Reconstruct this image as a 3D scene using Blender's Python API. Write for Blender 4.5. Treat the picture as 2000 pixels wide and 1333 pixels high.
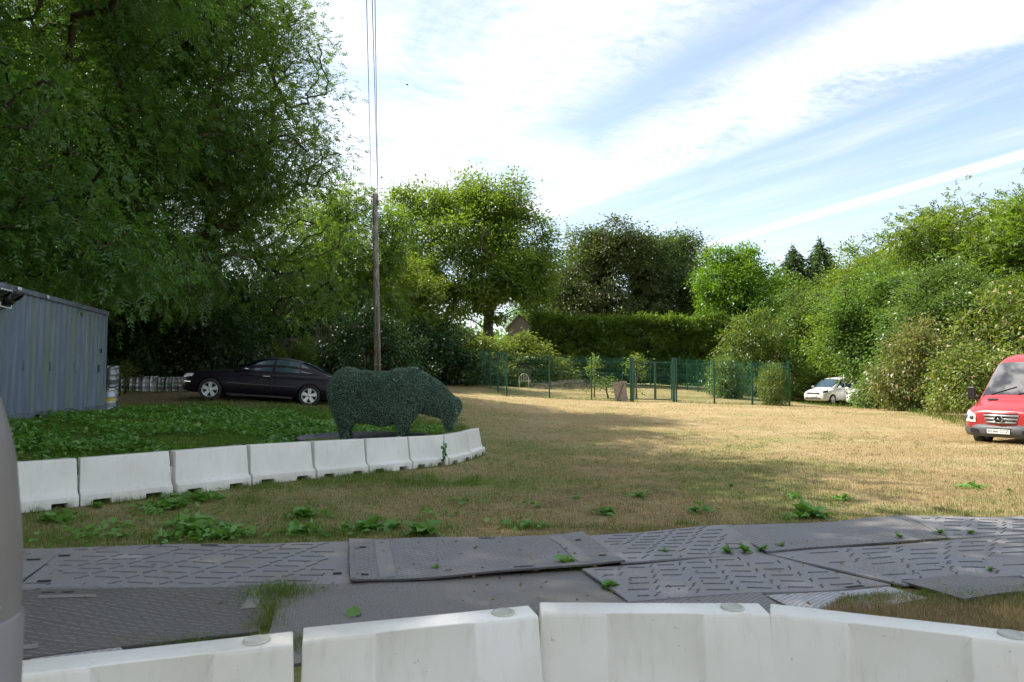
import bpy, bmesh, math, random
import numpy as np
from mathutils import Vector, Matrix, Euler

# ------------------------------------------------------------------ camera, sky, sun, exposure
for o in list(bpy.data.objects):
    bpy.data.objects.remove(o, do_unlink=True)
SC = bpy.context.scene
COL = SC.collection
R = math.radians
FPX, CX, CY, HZ = 1333.0, 1000.0, 666.5, 740.0      # 24 mm lens on a 2000 px wide frame
PITCH = math.atan((HZ - CY) / FPX)
CAMZ = 1.6

cam_data = bpy.data.cameras.new('camera')
cam_data.lens = 24.0
cam_data.sensor_width = 36.0
cam_data.clip_start = 0.05
cam_data.clip_end = 4000
cam_data.dof.use_dof = True
cam_data.dof.focus_distance = 14.0
cam_data.dof.aperture_fstop = 5.6
cam = bpy.data.objects.new('camera', cam_data)
COL.objects.link(cam)
cam.location = (0, 0, CAMZ)
cam.rotation_euler = (math.pi / 2 + PITCH, 0, 0)
SC.camera = cam

SUN_AZ = R(-72)        # clockwise from straight ahead: the sun stands to the left
SUN_EL = R(49)
SDIR = Vector((math.sin(SUN_AZ) * math.cos(SUN_EL), math.cos(SUN_AZ) * math.cos(SUN_EL), math.sin(SUN_EL)))
sun_data = bpy.data.lights.new('sun', 'SUN')
sun_data.energy = 3.5
sun_data.angle = R(0.53)
sun_data.color = (1.0, 0.93, 0.82)
sun = bpy.data.objects.new('sun', sun_data)
COL.objects.link(sun)
sun.rotation_euler = SDIR.to_track_quat('Z', 'Y').to_euler()
sun.location = (-30, 5, 40)

SC.view_settings.view_transform = 'Standard'
SC.view_settings.look = 'None'
SC.view_settings.gamma = 1.0
SC.view_settings.use_curve_mapping = False
SC.view_settings.exposure = 1.4
SC.cycles.use_denoising = True
SC.cycles.max_bounces = 5
SC.cycles.diffuse_bounces = 3
SC.cycles.glossy_bounces = 2
SC.cycles.use_adaptive_sampling = True
SC.cycles.adaptive_threshold = 0.018
SC.cycles.adaptive_min_samples = 16
SC.cycles.transmission_bounces = 5
SC.cycles.transparent_max_bounces = 8
SC.cycles.sample_clamp_indirect = 6.0


class NT:
    """small helper to write node trees"""
    def __init__(self, nt):
        self.t = nt
        nt.nodes.clear()
    def n(self, kind, **kw):
        nd = self.t.nodes.new(kind)
        for k, v in kw.items():
            setattr(nd, k, v)
        return nd
    def l(self, a, b):
        self.t.links.new(a, b)
    def val(self, x, sock):
        if isinstance(x, (int, float, tuple, list)):
            sock.default_value = x
        else:
            self.l(x, sock)
    def math(self, op, a, b=0.0, clamp=False):
        m = self.n('ShaderNodeMath', operation=op, use_clamp=clamp)
        self.val(a, m.inputs[0]); self.val(b, m.inputs[1])
        return m.outputs[0]
    def mix(self, f, a, b):
        m = self.n('ShaderNodeMix', data_type='RGBA')
        self.val(f, m.inputs[0]); self.val(a, m.inputs[6]); self.val(b, m.inputs[7])
        return m.outputs[2]
    def sstep(self, x, e0, e1):
        m = self.n('ShaderNodeMapRange', interpolation_type='SMOOTHSTEP')
        self.val(x, m.inputs[0]); m.inputs[1].default_value = e0; m.inputs[2].default_value = e1
        return m.outputs[0]
    def noise(self, vec, scale, detail=4.0, rough=0.55, dist=0.0):
        m = self.n('ShaderNodeTexNoise')
        if vec is not None:
            self.l(vec, m.inputs['Vector'])
        m.inputs['Scale'].default_value = scale
        m.inputs['Detail'].default_value = detail
        m.inputs['Roughness'].default_value = rough
        m.inputs['Distortion'].default_value = dist
        return m.outputs[0]
    def comb(self, x, y, z=0.0):
        m = self.n('ShaderNodeCombineXYZ')
        self.val(x, m.inputs[0]); self.val(y, m.inputs[1]); self.val(z, m.inputs[2])
        return m.outputs[0]


world = bpy.data.worlds.new('World')
SC.world = world
world.use_nodes = True
world.cycles.sampling_method = 'MANUAL'
world.cycles.sample_map_resolution = 512
W = NT(world.node_tree)
sky = W.n('ShaderNodeTexSky', sky_type='NISHITA')
sky.sun_disc = False
sky.sun_elevation = SUN_EL
sky.sun_rotation = SUN_AZ
sky.air_density = 1.0
sky.dust_density = 1.2
sky.ozone_density = 1.0
tc = W.n('ShaderNodeTexCoord')
sep = W.n('ShaderNodeSeparateXYZ')
W.l(tc.outputs['Generated'], sep.inputs[0])
zc = W.math('MAXIMUM', sep.outputs[2], 0.03)
u = W.math('DIVIDE', sep.outputs[0], zc)
v = W.math('DIVIDE', sep.outputs[1], zc)
q = W.math('ADD', W.math('MULTIPLY', u, 0.873), W.math('MULTIPLY', v, 0.487))      # across the cirrus bands
t = W.math('SUBTRACT', W.math('MULTIPLY', u, 0.487), W.math('MULTIPLY', v, 0.873))  # along them
uv = W.comb(u, v)
big = W.noise(uv, 0.7, 3, 0.5)
mid = W.noise(uv, 1.6, 7, 0.62, 0.9)
streak = W.noise(W.comb(W.math('MULTIPLY', q, 2.6), W.math('MULTIPLY', t, 0.45)), 1.3, 8, 0.62, 0.7)
mack = W.noise(W.comb(W.math('MULTIPLY', q, 1.0), W.math('MULTIPLY', t, 1.7)), 15.0, 4, 0.6, 0.4)
qw = W.math('ADD', q, W.math('MULTIPLY', W.math('SUBTRACT', mid, 0.5), 0.42))
qs = W.math('ADD', q, W.math('MULTIPLY', W.math('SUBTRACT', streak, 0.5), 0.22))
veil = W.math('MULTIPLY', W.sstep(qw, 1.62, 1.2), W.sstep(big, 0.3, 0.62))
band = W.math('MULTIPLY', W.sstep(qs, 1.5, 1.95), W.sstep(qs, 2.42, 2.12))
low = W.math('MULTIPLY', W.sstep(t, -2.0, -2.7), W.sstep(qw, 2.45, 1.9))
cq = W.math('ADD', W.math('MULTIPLY', u, 0.935), W.math('MULTIPLY', v, 0.355))
cd = W.math('ABSOLUTE', W.math('SUBTRACT', W.math('ADD', cq, W.math('MULTIPLY', W.math('SUBTRACT', streak, 0.5), 0.04)), 3.2))
trail = W.math('MULTIPLY', W.sstep(cd, 0.115, 0.02), 0.8)
cover = W.math('MAXIMUM', W.math('MAXIMUM', veil, band), W.math('MULTIPLY', low, 0.92))
tex = W.math('ADD', W.math('MULTIPLY', W.sstep(mack, 0.28, 0.72), 0.32), W.math('MULTIPLY', W.sstep(mid, 0.28, 0.62), 0.72))
cover = W.math('MULTIPLY', cover, W.math('ADD', W.math('MULTIPLY', tex, 0.95), 0.06), True)
wisps = W.math('MULTIPLY', W.sstep(streak, 0.38, 0.85), 0.36)
cover = W.math('MULTIPLY', W.math('MAXIMUM', W.math('MAXIMUM', cover, wisps), trail), W.sstep(sep.outputs[2], 0.03, 0.09))
haze_low = W.math('ADD', W.math('MULTIPLY', W.sstep(sep.outputs[2], 0.36, 0.02), 0.3), 0.12)
cover = W.math('ADD', cover, W.math('MULTIPLY', haze_low, W.math('SUBTRACT', 1.0, cover)), True)
bgs = W.n('ShaderNodeBackground')
W.l(sky.outputs[0], bgs.inputs[0])
bgs.inputs[1].default_value = 0.1
bgc = W.n('ShaderNodeBackground')
bgc.inputs[0].default_value = (0.96, 0.98, 1.0, 1)
bgc.inputs[1].default_value = 0.53
mx = W.n('ShaderNodeMixShader')
W.l(cover, mx.inputs[0]); W.l(bgs.outputs[0], mx.inputs[1]); W.l(bgc.outputs[0], mx.inputs[2])
wo = W.n('ShaderNodeOutputWorld')
W.l(mx.outputs[0], wo.inputs[0])

# ------------------------------------------------------------------ helpers
RNG = np.random.default_rng(7)
random.seed(7)


def at(px, py, d):
    """point seen at photo position (px, py), d metres ahead"""
    r = Vector(((px - CX) / FPX, 0, 0))
    f = Vector((0, math.cos(PITCH), math.sin(PITCH)))
    up = Vector((0, -math.sin(PITCH), math.cos(PITCH)))
    v_ = f + r + up * ((CY - py) / FPX)
    return Vector((0, 0, CAMZ)) + v_ * (d / v_.y)


def flat(px, py, z=0.0):
    """point of the level z seen at a photo position"""
    a = at(px, py, 1.0) - Vector((0, 0, CAMZ))
    k = (z - CAMZ) / a.z
    return Vector((0, 0, CAMZ)) + a * k


def mesh_np(name, verts, faces, smooth=False):
    """mesh from numpy: verts (n,3), faces (m,k) all with k corners"""
    me = bpy.data.meshes.new(name)
    verts = np.ascontiguousarray(verts, dtype=np.float32)
    faces = np.ascontiguousarray(faces, dtype=np.int32)
    m, k = faces.shape
    me.vertices.add(len(verts)); me.loops.add(m * k); me.polygons.add(m)
    me.vertices.foreach_set('co', verts.ravel())
    me.loops.foreach_set('vertex_index', faces.ravel())
    me.polygons.foreach_set('loop_start', np.arange(0, m * k, k, dtype=np.int32))
    me.polygons.foreach_set('loop_total', np.full(m, k, dtype=np.int32))
    if smooth:
        me.polygons.foreach_set('use_smooth', np.ones(m, dtype=bool))
    me.update()
    return me


class MB:
    """collects simple shapes into one mesh"""
    def __init__(self):
        self.v, self.f = [], []
    def add(self, vs, fs):
        b = len(self.v)
        self.v += [tuple(p) for p in vs]
        self.f += [tuple(i + b for i in f) for f in fs]
        return self
    def box(self, c, s, rot=None, taper=1.0):
        cx, cy, cz = c; sx, sy, sz = (k / 2 for k in s)
        vs = []
        for z in (-1, 1):
            k = taper if z > 0 else 1.0
            for x, y in ((-1, -1), (1, -1), (1, 1), (-1, 1)):
                p = Vector((x * sx * k, y * sy * k, z * sz))
                if rot is not None:
                    p = rot @ p
                vs.append((cx + p.x, cy + p.y, cz + p.z))
        return self.add(vs, [(3, 2, 1, 0), (4, 5, 6, 7), (0, 1, 5, 4), (1, 2, 6, 5), (2, 3, 7, 6), (3, 0, 4, 7)])
    def lathe(self, prof, n=16, axis='z', c=(0, 0, 0), cap=True):
        vs, fs = [], []
        for r, h in prof:
            for i in range(n):
                a = 2 * math.pi * i / n
                x, y = r * math.cos(a), r * math.sin(a)
                p = (x, y, h) if axis == 'z' else ((h, x, y) if axis == 'x' else (x, h, y))
                vs.append((p[0] + c[0], p[1] + c[1], p[2] + c[2]))
        k = len(prof)
        for j in range(k - 1):
            for i in range(n):
                a, b = j * n + i, j * n + (i + 1) % n
                fs.append((a, b, b + n, a + n))
        if cap:
            fs.append(tuple(range(n - 1, -1, -1)))
            fs.append(tuple((k - 1) * n + i for i in range(n)))
        return self.add(vs, fs)
    def tube(self, pts, rad, n=6, cap=True):
        pts = [Vector(p) for p in pts]
        if isinstance(rad, (int, float)):
            rad = [rad] * len(pts)
        vs, fs = [], []
        prev = None
        for i, p in enumerate(pts):
            d = (pts[min(i + 1, len(pts) - 1)] - pts[max(i - 1, 0)]).normalized()
            a = Vector((0, 0, 1)) if abs(d.z) < 0.95 else Vector((1, 0, 0))
            if prev is not None:
                a = prev
            s = (a - d * a.dot(d)).normalized()
            prev = s
            b = d.cross(s)
            for k in range(n):
                w = 2 * math.pi * k / n
                vs.append(p + (s * math.cos(w) + b * math.sin(w)) * rad[i])
        m = len(pts)
        for j in range(m - 1):
            for k in range(n):
                a, b = j * n + k, j * n + (k + 1) % n
                fs.append((a, b, b + n, a + n))
        if cap:
            fs.append(tuple(range(n - 1, -1, -1)))
            fs.append(tuple((m - 1) * n + k for k in range(n)))
        return self.add(vs, fs)
    def grid(self, rows):
        """rows of points -> quads"""
        n = len(rows[0])
        vs = [p for r_ in rows for p in r_]
        fs = [(j * n + i, j * n + i + 1, (j + 1) * n + i + 1, (j + 1) * n + i) for j in range(len(rows) - 1) for i in range(n - 1)]
        return self.add(vs, fs)
    def prism(self, poly, y0, y1):
        """polygon in (x, z) extruded from y0 to y1"""
        n = len(poly)
        vs = [(x, y0, z) for x, z in poly] + [(x, y1, z) for x, z in poly]
        fs = [tuple(range(n)), tuple(range(2 * n - 1, n - 1, -1))]
        fs += [(i + n, (i + 1) % n + n, (i + 1) % n, i) for i in range(n)]
        return self.add(vs, fs)
    def mesh(self, name, smooth=False, bevel=0.0, seg=2):
        me = bpy.data.meshes.new(name)
        me.from_pydata(self.v, [], self.f)
        bm = bmesh.new(); bm.from_mesh(me)
        bmesh.ops.recalc_face_normals(bm, faces=bm.faces)
        if bevel > 0:
            es = [e for e in bm.edges if len(e.link_faces) == 2 and e.calc_face_angle(0) > 0.5]
            bmesh.ops.bevel(bm, geom=es, offset=bevel, segments=seg, profile=0.5, affect='EDGES', clamp_overlap=True)
        bm.to_mesh(me); bm.free()
        if smooth:
            for p in me.polygons:
                p.use_smooth = True
        return me


def link(name, me, mat=None, parent=None, loc=(0, 0, 0), rot=(0, 0, 0), scale=(1, 1, 1)):
    o = bpy.data.objects.new(name, me)
    COL.objects.link(o)
    if mat is not None and me is not None and not me.materials:
        me.materials.append(mat)
    o.location = loc; o.rotation_euler = rot; o.scale = scale
    if parent is not None:
        o.parent = parent
    return o


def own_mat(o, mat):
    """material on the object, so that copies of one mesh can differ"""
    if not o.data.materials:
        o.data.materials.append(None)
    o.material_slots[0].link = 'OBJECT'
    o.material_slots[0].material = mat


def tag(o, label=None, cat=None, group=None, kind=None):
    if label: o['label'] = label
    if cat: o['category'] = cat
    if group: o['group'] = group
    if kind: o['kind'] = kind
    return o


def thing(name, label, cat, loc=(0, 0, 0), rot=(0, 0, 0), group=None, scale=(1, 1, 1)):
    o = link(name, None, None, None, loc, rot, scale)
    return tag(o, label, cat, group)


def copy_tree(o, parent=None):
    c = o.copy()
    COL.objects.link(c)
    c.parent = parent
    for ch in list(o.children):
        copy_tree(ch, c)
    return c


def autosmooth(o, ang=40):
    me = o.data
    me.polygons.foreach_set('use_smooth', np.ones(len(me.polygons), dtype=bool))
    try:
        me.set_sharp_from_angle(angle=R(ang))
    except Exception:
        pass


def evaluated(o):
    """mesh of an object with its modifiers applied; removes the object"""
    dg = bpy.context.evaluated_depsgraph_get()
    dg.update()
    me = bpy.data.meshes.new_from_object(o.evaluated_get(dg))
    bpy.data.objects.remove(o, do_unlink=True)
    return me


# ------------------------------------------------------------------ materials
MATS = {}


def base_mat(name):
    m = bpy.data.materials.new(name)
    m.use_nodes = True
    MATS[name] = m
    return m, NT(m.node_tree)


def pbsdf(N, col, rough=0.6, metal=0.0, spec=0.5, normal=None, coat=0.0):
    b = N.n('ShaderNodeBsdfPrincipled')
    N.val(col if not isinstance(col, tuple) else (*col[:3], 1), b.inputs['Base Color'])
    N.val(rough, b.inputs['Roughness'])
    b.inputs['Metallic'].default_value = metal
    b.inputs['Specular IOR Level'].default_value = spec
    b.inputs['Coat Weight'].default_value = coat
    b.inputs['Coat Roughness'].default_value = 0.05
    if normal is not None:
        N.l(normal, b.inputs['Normal'])
    out = N.n('ShaderNodeOutputMaterial')
    N.l(b.outputs[0], out.inputs[0])
    return b


def bump(N, h, strength=0.4, dist=0.01):
    b = N.n('ShaderNodeBump')
    b.inputs['Strength'].default_value = strength
    b.inputs['Distance'].default_value = dist
    N.l(h, b.inputs['Height'])
    return b.outputs[0]


def simple(name, col, rough=0.6, metal=0.0, spec=0.5, var=0.25, scale=8.0, coat=0.0, bmp=0.0, bscale=60.0, dirt=None, dscale=3.0):
    """plain painted or bare material with mottling, dirt and fine relief"""
    m, N = base_mat(name)
    tcn = N.n('ShaderNodeTexCoord')
    co = tcn.outputs['Object']
    n1 = N.noise(co, scale, 5, 0.6)
    dark = tuple(c * (1 - var) for c in col)
    lite = tuple(min(1, c * (1 + var * 0.6)) for c in col)
    c = N.mix(N.sstep(n1, 0.3, 0.7), (*dark, 1), (*lite, 1))
    if dirt:
        n2 = N.noise(co, dscale, 6, 0.65, 0.5)
        c = N.mix(N.math('MULTIPLY', N.sstep(n2, 0.48, 0.75), 0.7), c, (*dirt, 1))
    nm = None
    if bmp:
        nm = bump(N, N.noise(co, bscale, 4, 0.6), bmp, 0.01)
    pbsdf(N, c, rough, metal, spec, nm, coat)
    return m


def leaf_mat(name, dark, lite, trans=0.35, back=None, odd=None, gloss=0.03):
    """leaves: per-leaf and per-tree tone, light shining through"""
    m, N = base_mat(name)
    geo = N.n('ShaderNodeNewGeometry')
    oi = N.n('ShaderNodeObjectInfo')
    rnd = geo.outputs['Random Per Island']
    tcn = N.n('ShaderNodeTexCoord')
    clump = N.noise(tcn.outputs['Object'], 0.6, 1, 0.5)
    f = N.math('ADD', N.math('MULTIPLY', rnd, 0.6), N.math('MULTIPLY', N.sstep(clump, 0.3, 0.7), 0.4))
    c = N.mix(f, (*dark, 1), (*lite, 1))
    if odd is not None:
        far = N.math('GREATER_THAN', N.math('FRACT', N.math('MULTIPLY', rnd, 37.7)), 1 - odd[1])
        c = N.mix(far, c, (*odd[0], 1))
    hsv = N.n('ShaderNodeHueSaturation')
    N.l(N.math('ADD', 0.491, N.math('MULTIPLY', oi.outputs['Random'], 0.014)), hsv.inputs['Hue'])
    N.l(N.math('ADD', 0.85, N.math('MULTIPLY', oi.outputs['Random'], 0.3)), hsv.inputs['Value'])
    N.l(c, hsv.inputs['Color'])
    c = hsv.outputs[0]
    d = N.n('ShaderNodeBsdfDiffuse'); N.l(c, d.inputs[0])
    tr = N.n('ShaderNodeBsdfTranslucent')
    tcx = N.n('ShaderNodeHueSaturation')
    tcx.inputs['Hue'].default_value = 0.488
    tcx.inputs['Saturation'].default_value = 1.1
    tcx.inputs['Value'].default_value = 1.8
    N.l(c, tcx.inputs['Color'])
    N.l(tcx.outputs[0], tr.inputs[0])
    m1 = N.n('ShaderNodeMixShader'); m1.inputs[0].default_value = trans
    N.l(d.outputs[0], m1.inputs[1]); N.l(tr.outputs[0], m1.inputs[2])
    g = N.n('ShaderNodeBsdfGlossy'); g.inputs['Roughness'].default_value = 0.4
    g.inputs[0].default_value = (0.9, 0.95, 1.0, 1)
    m2 = N.n('ShaderNodeMixShader'); m2.inputs[0].default_value = gloss
    N.l(m1.outputs[0], m2.inputs[1]); N.l(g.outputs[0], m2.inputs[2])
    out = N.n('ShaderNodeOutputMaterial'); N.l(m2.outputs[0], out.inputs[0])
    return m


def bark_mat(name, a, b):
    m, N = base_mat(name)
    tcn = N.n('ShaderNodeTexCoord')
    mp = N.n('ShaderNodeMapping'); mp.inputs['Scale'].default_value = (6, 6, 1.2)
    N.l(tcn.outputs['Object'], mp.inputs[0])
    n1 = N.noise(mp.outputs[0], 2.5, 6, 0.65, 0.6)
    n2 = N.noise(tcn.outputs['Object'], 0.8, 3)
    c = N.mix(N.sstep(n1, 0.35, 0.65), (*a, 1), (*b, 1))
    c = N.mix(N.math('MULTIPLY', N.sstep(n2, 0.5, 0.7), 0.35), c, (0.06, 0.075, 0.03, 1))
    pbsdf(N, c, 0.9, 0, 0.2, bump(N, n1, 0.7, 0.03))
    return m


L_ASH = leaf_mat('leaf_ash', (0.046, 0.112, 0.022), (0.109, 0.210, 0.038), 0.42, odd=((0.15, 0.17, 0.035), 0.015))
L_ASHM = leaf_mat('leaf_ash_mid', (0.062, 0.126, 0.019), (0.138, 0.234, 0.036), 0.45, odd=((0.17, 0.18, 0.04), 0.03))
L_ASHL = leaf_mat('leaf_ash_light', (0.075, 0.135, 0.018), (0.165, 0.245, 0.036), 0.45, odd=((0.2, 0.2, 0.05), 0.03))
L_BEECH = leaf_mat('leaf_beech', (0.042, 0.076, 0.018), (0.095, 0.14, 0.032), 0.36, odd=((0.13, 0.12, 0.04), 0.04))
L_LIME = leaf_mat('leaf_lime', (0.064, 0.130, 0.013), (0.138, 0.235, 0.027), 0.42)
L_ELDER = leaf_mat('leaf_elder', (0.095, 0.16, 0.024), (0.2, 0.27, 0.055), 0.42)
L_MAPLE = leaf_mat('leaf_maple', (0.068, 0.13, 0.02), (0.155, 0.235, 0.04), 0.4, odd=((0.25, 0.19, 0.06), 0.04))
L_WILLOW = leaf_mat('leaf_willow', (0.058, 0.12, 0.022), (0.135, 0.22, 0.045), 0.4, odd=((0.22, 0.24, 0.1), 0.04))
L_CLEM = leaf_mat('leaf_clematis', (0.085, 0.14, 0.02), (0.19, 0.25, 0.045), 0.38, odd=((0.4, 0.36, 0.2), 0.1))
L_CLEMB = leaf_mat('leaf_clematis_brown', (0.085, 0.125, 0.025), (0.185, 0.22, 0.05), 0.35, odd=((0.33, 0.26, 0.13), 0.13))
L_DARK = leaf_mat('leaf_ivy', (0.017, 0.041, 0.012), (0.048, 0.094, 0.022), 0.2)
L_CON = leaf_mat('leaf_conifer', (0.042, 0.08, 0.02), (0.085, 0.135, 0.034), 0.25)
L_HEDGE = leaf_mat('leaf_cypress', (0.055, 0.116, 0.017), (0.152, 0.249, 0.034), 0.38)
L_TOP = leaf_mat('leaf_topiary', (0.025, 0.063, 0.036), (0.177, 0.273, 0.180), 0.05, gloss=0.04, odd=((0.28, 0.38, 0.32), 0.09))
L_WEED = leaf_mat('leaf_weed', (0.072, 0.179, 0.028), (0.152, 0.304, 0.057), 0.3, gloss=0.04)
L_DRY = leaf_mat('leaf_dry', (0.12, 0.08, 0.035), (0.3, 0.21, 0.1), 0.2)
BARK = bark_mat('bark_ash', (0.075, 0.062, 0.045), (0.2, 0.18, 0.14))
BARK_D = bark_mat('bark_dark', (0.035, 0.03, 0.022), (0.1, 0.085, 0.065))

# ------------------------------------------------------------------ terrain
def vnoise(x, y, seed=0):
    xi, yi = np.floor(x).astype(np.int64), np.floor(y).astype(np.int64)
    fx, fy = x - xi, y - yi
    fx, fy = fx * fx * (3 - 2 * fx), fy * fy * (3 - 2 * fy)
    def h(a, b):
        k = (a * 374761393 + b * 668265263 + seed * 1442695041) & 0x7fffffff
        k = ((k ^ (k >> 13)) * 1274126177) & 0x7fffffff
        return ((k ^ (k >> 16)) & 0xffff) / 65535.0
    return (h(xi, yi) * (1 - fx) + h(xi + 1, yi) * fx) * (1 - fy) + (h(xi, yi + 1) * (1 - fx) + h(xi + 1, yi + 1) * fx) * fy


def fnoise(x, y, seed=0, octs=4):
    s, a, n = 0, 0.5, 0
    for k in range(octs):
        s = s + a * vnoise(x * 2 ** k, y * 2 ** k, seed + k); n += a; a *= 0.55
    return s / n


# the far row of barriers: photo x of each joint, foot of the joint, distance
BAR = [(-40, 1005, 7.55), (148, 985, 8.2), (331, 963, 8.9), (478, 945, 9.7), (603, 932, 10.5), (705, 922, 11.3), (790, 914, 12.1), (860, 907, 12.95), (905, 895, 13.9), (931, 886, 14.9)]
CTRL = []
for p in BAR:
    CTRL.append(at(*p))
for p in [(409, 783, 20.5), (589, 794, 20.5), (300, 766, 26.5), (230, 766, 26), (207, 806, 17.7), (0, 830, 12.4), (738, 762, 27),
          (900, 752, 45), (990, 774, 37), (1073, 777, 37), (1155, 781, 37), (1235, 784, 37), (1315, 785, 37), (1394, 789, 37), (1468, 791, 36.6),
          (1540, 794, 36), (1640, 794, 45), (1420, 772, 47), (1200, 757, 52), (922, 752, 49), (1750, 802, 30), (1870, 826, 23), (1600, 800, 30), (1300, 820, 25),
          (1000, 800, 27), (1940, 868, 16.6)]:
    CTRL.append(at(*p))
for x, y, z in [(-6, -4, 0), (0, -4, 0), (6, -4, 0), (-5, 2, 0), (0, 2, 0), (5, 2, 0), (-5, 5, 0), (-2.5, 5, 0), (0, 5, 0), (2.5, 5, 0), (5, 5, 0), (-3.5, 7, 0.02), (0, 7, 0), (3, 7.4, 0), (6, 7.6, 0), (8, 8, 0),
                (-12, 4, 0.7), (-14, 12, 0.85), (-20, 20, 1.0), (-20, 35, 1.3), (-3, 13.8, 0.2), (3, 12, -0.03), (8, 12, -0.03), (12, 9, 0), (12.6, 18.4, -0.12), (16, 20, -0.1),
                (-10, 60, 1.5), (10, 62, 1.2), (30, 60, 0.2), (22, 40, -0.1), (30, 25, -0.1), (-25, 50, 1.6)]:
    CTRL.append(Vector((x, y, z)))
_C = np.array([list(c) for c in CTRL])


def _tps(r2):
    return 0.5 * r2 * np.log(r2 + 1e-9)


_n = len(_C)
_d2 = ((_C[:, None, :2] - _C[None, :, :2]) ** 2).sum(-1)
_A = np.zeros((_n + 3, _n + 3))
_A[:_n, :_n] = _tps(_d2) + np.eye(_n) * 0.35
_A[:_n, _n] = 1; _A[:_n, _n + 1:] = _C[:, :2]
_A[_n, :_n] = 1; _A[_n + 1:, :_n] = _C[:, :2].T
_w = np.linalg.solve(_A, np.concatenate([_C[:, 2], np.zeros(3)]))


def gz(x, y):
    x = np.clip(np.asarray(x, dtype=float), -24, 32); y = np.clip(np.asarray(y, dtype=float), -5, 62)
    shp = x.shape
    p = np.stack([x.ravel(), y.ravel()], 1)
    out = np.empty(len(p))
    for i in range(0, len(p), 20000):
        c = p[i:i + 20000]
        d2 = ((c[:, None] - _C[None, :, :2]) ** 2).sum(-1)
        out[i:i + 20000] = _tps(d2) @ _w[:_n] + _w[_n] + c @ _w[_n + 1:]
    z = out.reshape(shp)
    far = np.clip((np.asarray(y) - 8) / 8, 0, 1)
    return z + far * 0.05 * (fnoise(x * 0.45, y * 0.45, 3) - 0.5)


def gz1(x, y):
    return float(gz(np.array([x]), np.array([y]))[0])


def sig(x):
    return 1 / (1 + np.exp(-np.clip(x, -30, 30)))


def greenness(x, y):
    """0 = straw-dry grass, 1 = fresh green"""
    n = fnoise(x * 0.55, y * 0.55, 11) - 0.5
    n2 = fnoise(x * 2.1, y * 2.1, 21) - 0.5
    yb = 14.2 + (x + 1.0) * 0.92                        # line of the barrier row
    bank = sig((y - yb) * 2.2) * sig(-(x + 1.2 - 0.12 * (y - 14)) * 0.9) * sig((21.0 - y) * 1.4 + n * 3)
    front = 0.4 * sig((7.0 - x) * 0.35) * sig((15 - y) * 0.5)
    mid = 0.33 * sig((5.5 - x) * 0.6) * sig((24 - y) * 0.3)
    pen = 0.5 * sig((y - 36.8) * 6) * sig((15.5 - x) * 2) * sig((x + 3) * 2) * (0.55 + 1.2 * n)
    edge = 0.55 * np.exp(-((y - (6.55 + 0.9 * sig((x - 2.0) * 0.9))) / 0.32) ** 2)
    rside = 0.35 * sig((x - (20.5 - (y - 18) * 0.1)) * 1.2)
    g = np.maximum.reduce([bank * (0.86 + 0.5 * n), front + 0.95 * n + 0.5 * n2, mid + 0.7 * n + 0.3 * n2, pen, edge, rside]) + 0.16 * n2
    return np.clip(g, 0, 1)


def earthiness(x, y):
    n = fnoise(x * 0.8, y * 0.8, 31) - 0.5
    kegs = sig((y - 19.3 - n * 3) * 2) * sig(-(x + 6.5) * 1.2) * sig((30 - y))
    patch = 0.75 * sig((fnoise(x * 0.9, y * 0.9, 41, 5) - 0.69) * 40) * sig((12 - y) * 1.0)
    wood = sig((y - 30) * 0.8) * sig(-(x + 4.0) * 1.2)
    return np.clip(np.maximum.reduce([kegs, patch, wood]), 0, 1)


m, N = base_mat('lawn_ground')
tcn = N.n('ShaderNodeTexCoord'); P = tcn.outputs['Object']
ag = N.n('ShaderNodeAttribute', attribute_name='green'); ae = N.n('ShaderNodeAttribute', attribute_name='earth')
n1 = N.noise(P, 1.7, 6, 0.65); n2 = N.noise(P, 14, 5, 0.7); n3 = N.noise(P, 70, 3, 0.7)
mp = N.n('ShaderNodeMapping'); mp.inputs['Scale'].default_value = (1, 0.35, 1); N.l(P, mp.inputs[0])
n4 = N.noise(mp.outputs[0], 5, 5, 0.7)
straw = N.mix(N.sstep(n2, 0.3, 0.72), (0.225, 0.165, 0.075, 1), (0.475, 0.365, 0.2, 1))
straw = N.mix(N.math('MULTIPLY', N.sstep(n1, 0.45, 0.7), 0.45), straw, (0.3, 0.22, 0.095, 1))
n5 = N.noise(P, 0.35, 4, 0.6)
straw = N.mix(N.math('MULTIPLY', N.sstep(n5, 0.45, 0.68), 0.4), straw, (0.52, 0.42, 0.25, 1))
straw = N.mix(N.math('MULTIPLY', N.sstep(n4, 0.55, 0.75), 0.35), straw, (0.13, 0.12, 0.04, 1))
grn = N.mix(N.sstep(n2, 0.3, 0.7), (0.05, 0.105, 0.016, 1), (0.13, 0.22, 0.035, 1))
gf = N.math('ADD', ag.outputs['Fac'], N.math('MULTIPLY', N.math('SUBTRACT', n2, 0.5), 0.5), True)
c = N.mix(gf, straw, grn)
soil = N.mix(N.sstep(n2, 0.35, 0.65), (0.06, 0.042, 0.026, 1), (0.17, 0.125, 0.075, 1))
c = N.mix(N.math('MULTIPLY', ae.outputs['Fac'], 0.85), c, soil)
hgt = N.math('ADD', n2, N.math('MULTIPLY', n3, 0.7))
pbsdf(N, c, 0.95, 0, 0.1, bump(N, hgt, 0.9, 0.03))
M_LAWN = m


def axis_pts(lo, hi, near_lo, near_hi, fine, coarse, growth=1.18):
    a = list(np.arange(near_lo, near_hi + 1e-6, fine))
    s, p = fine, near_hi
    while p < hi:
        s = min(s * growth, coarse); p += s; a.append(p)
    s, p = fine, near_lo
    while p > lo:
        s = min(s * growth, coarse); p -= s; a.insert(0, p)
    return np.array(a)


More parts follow.
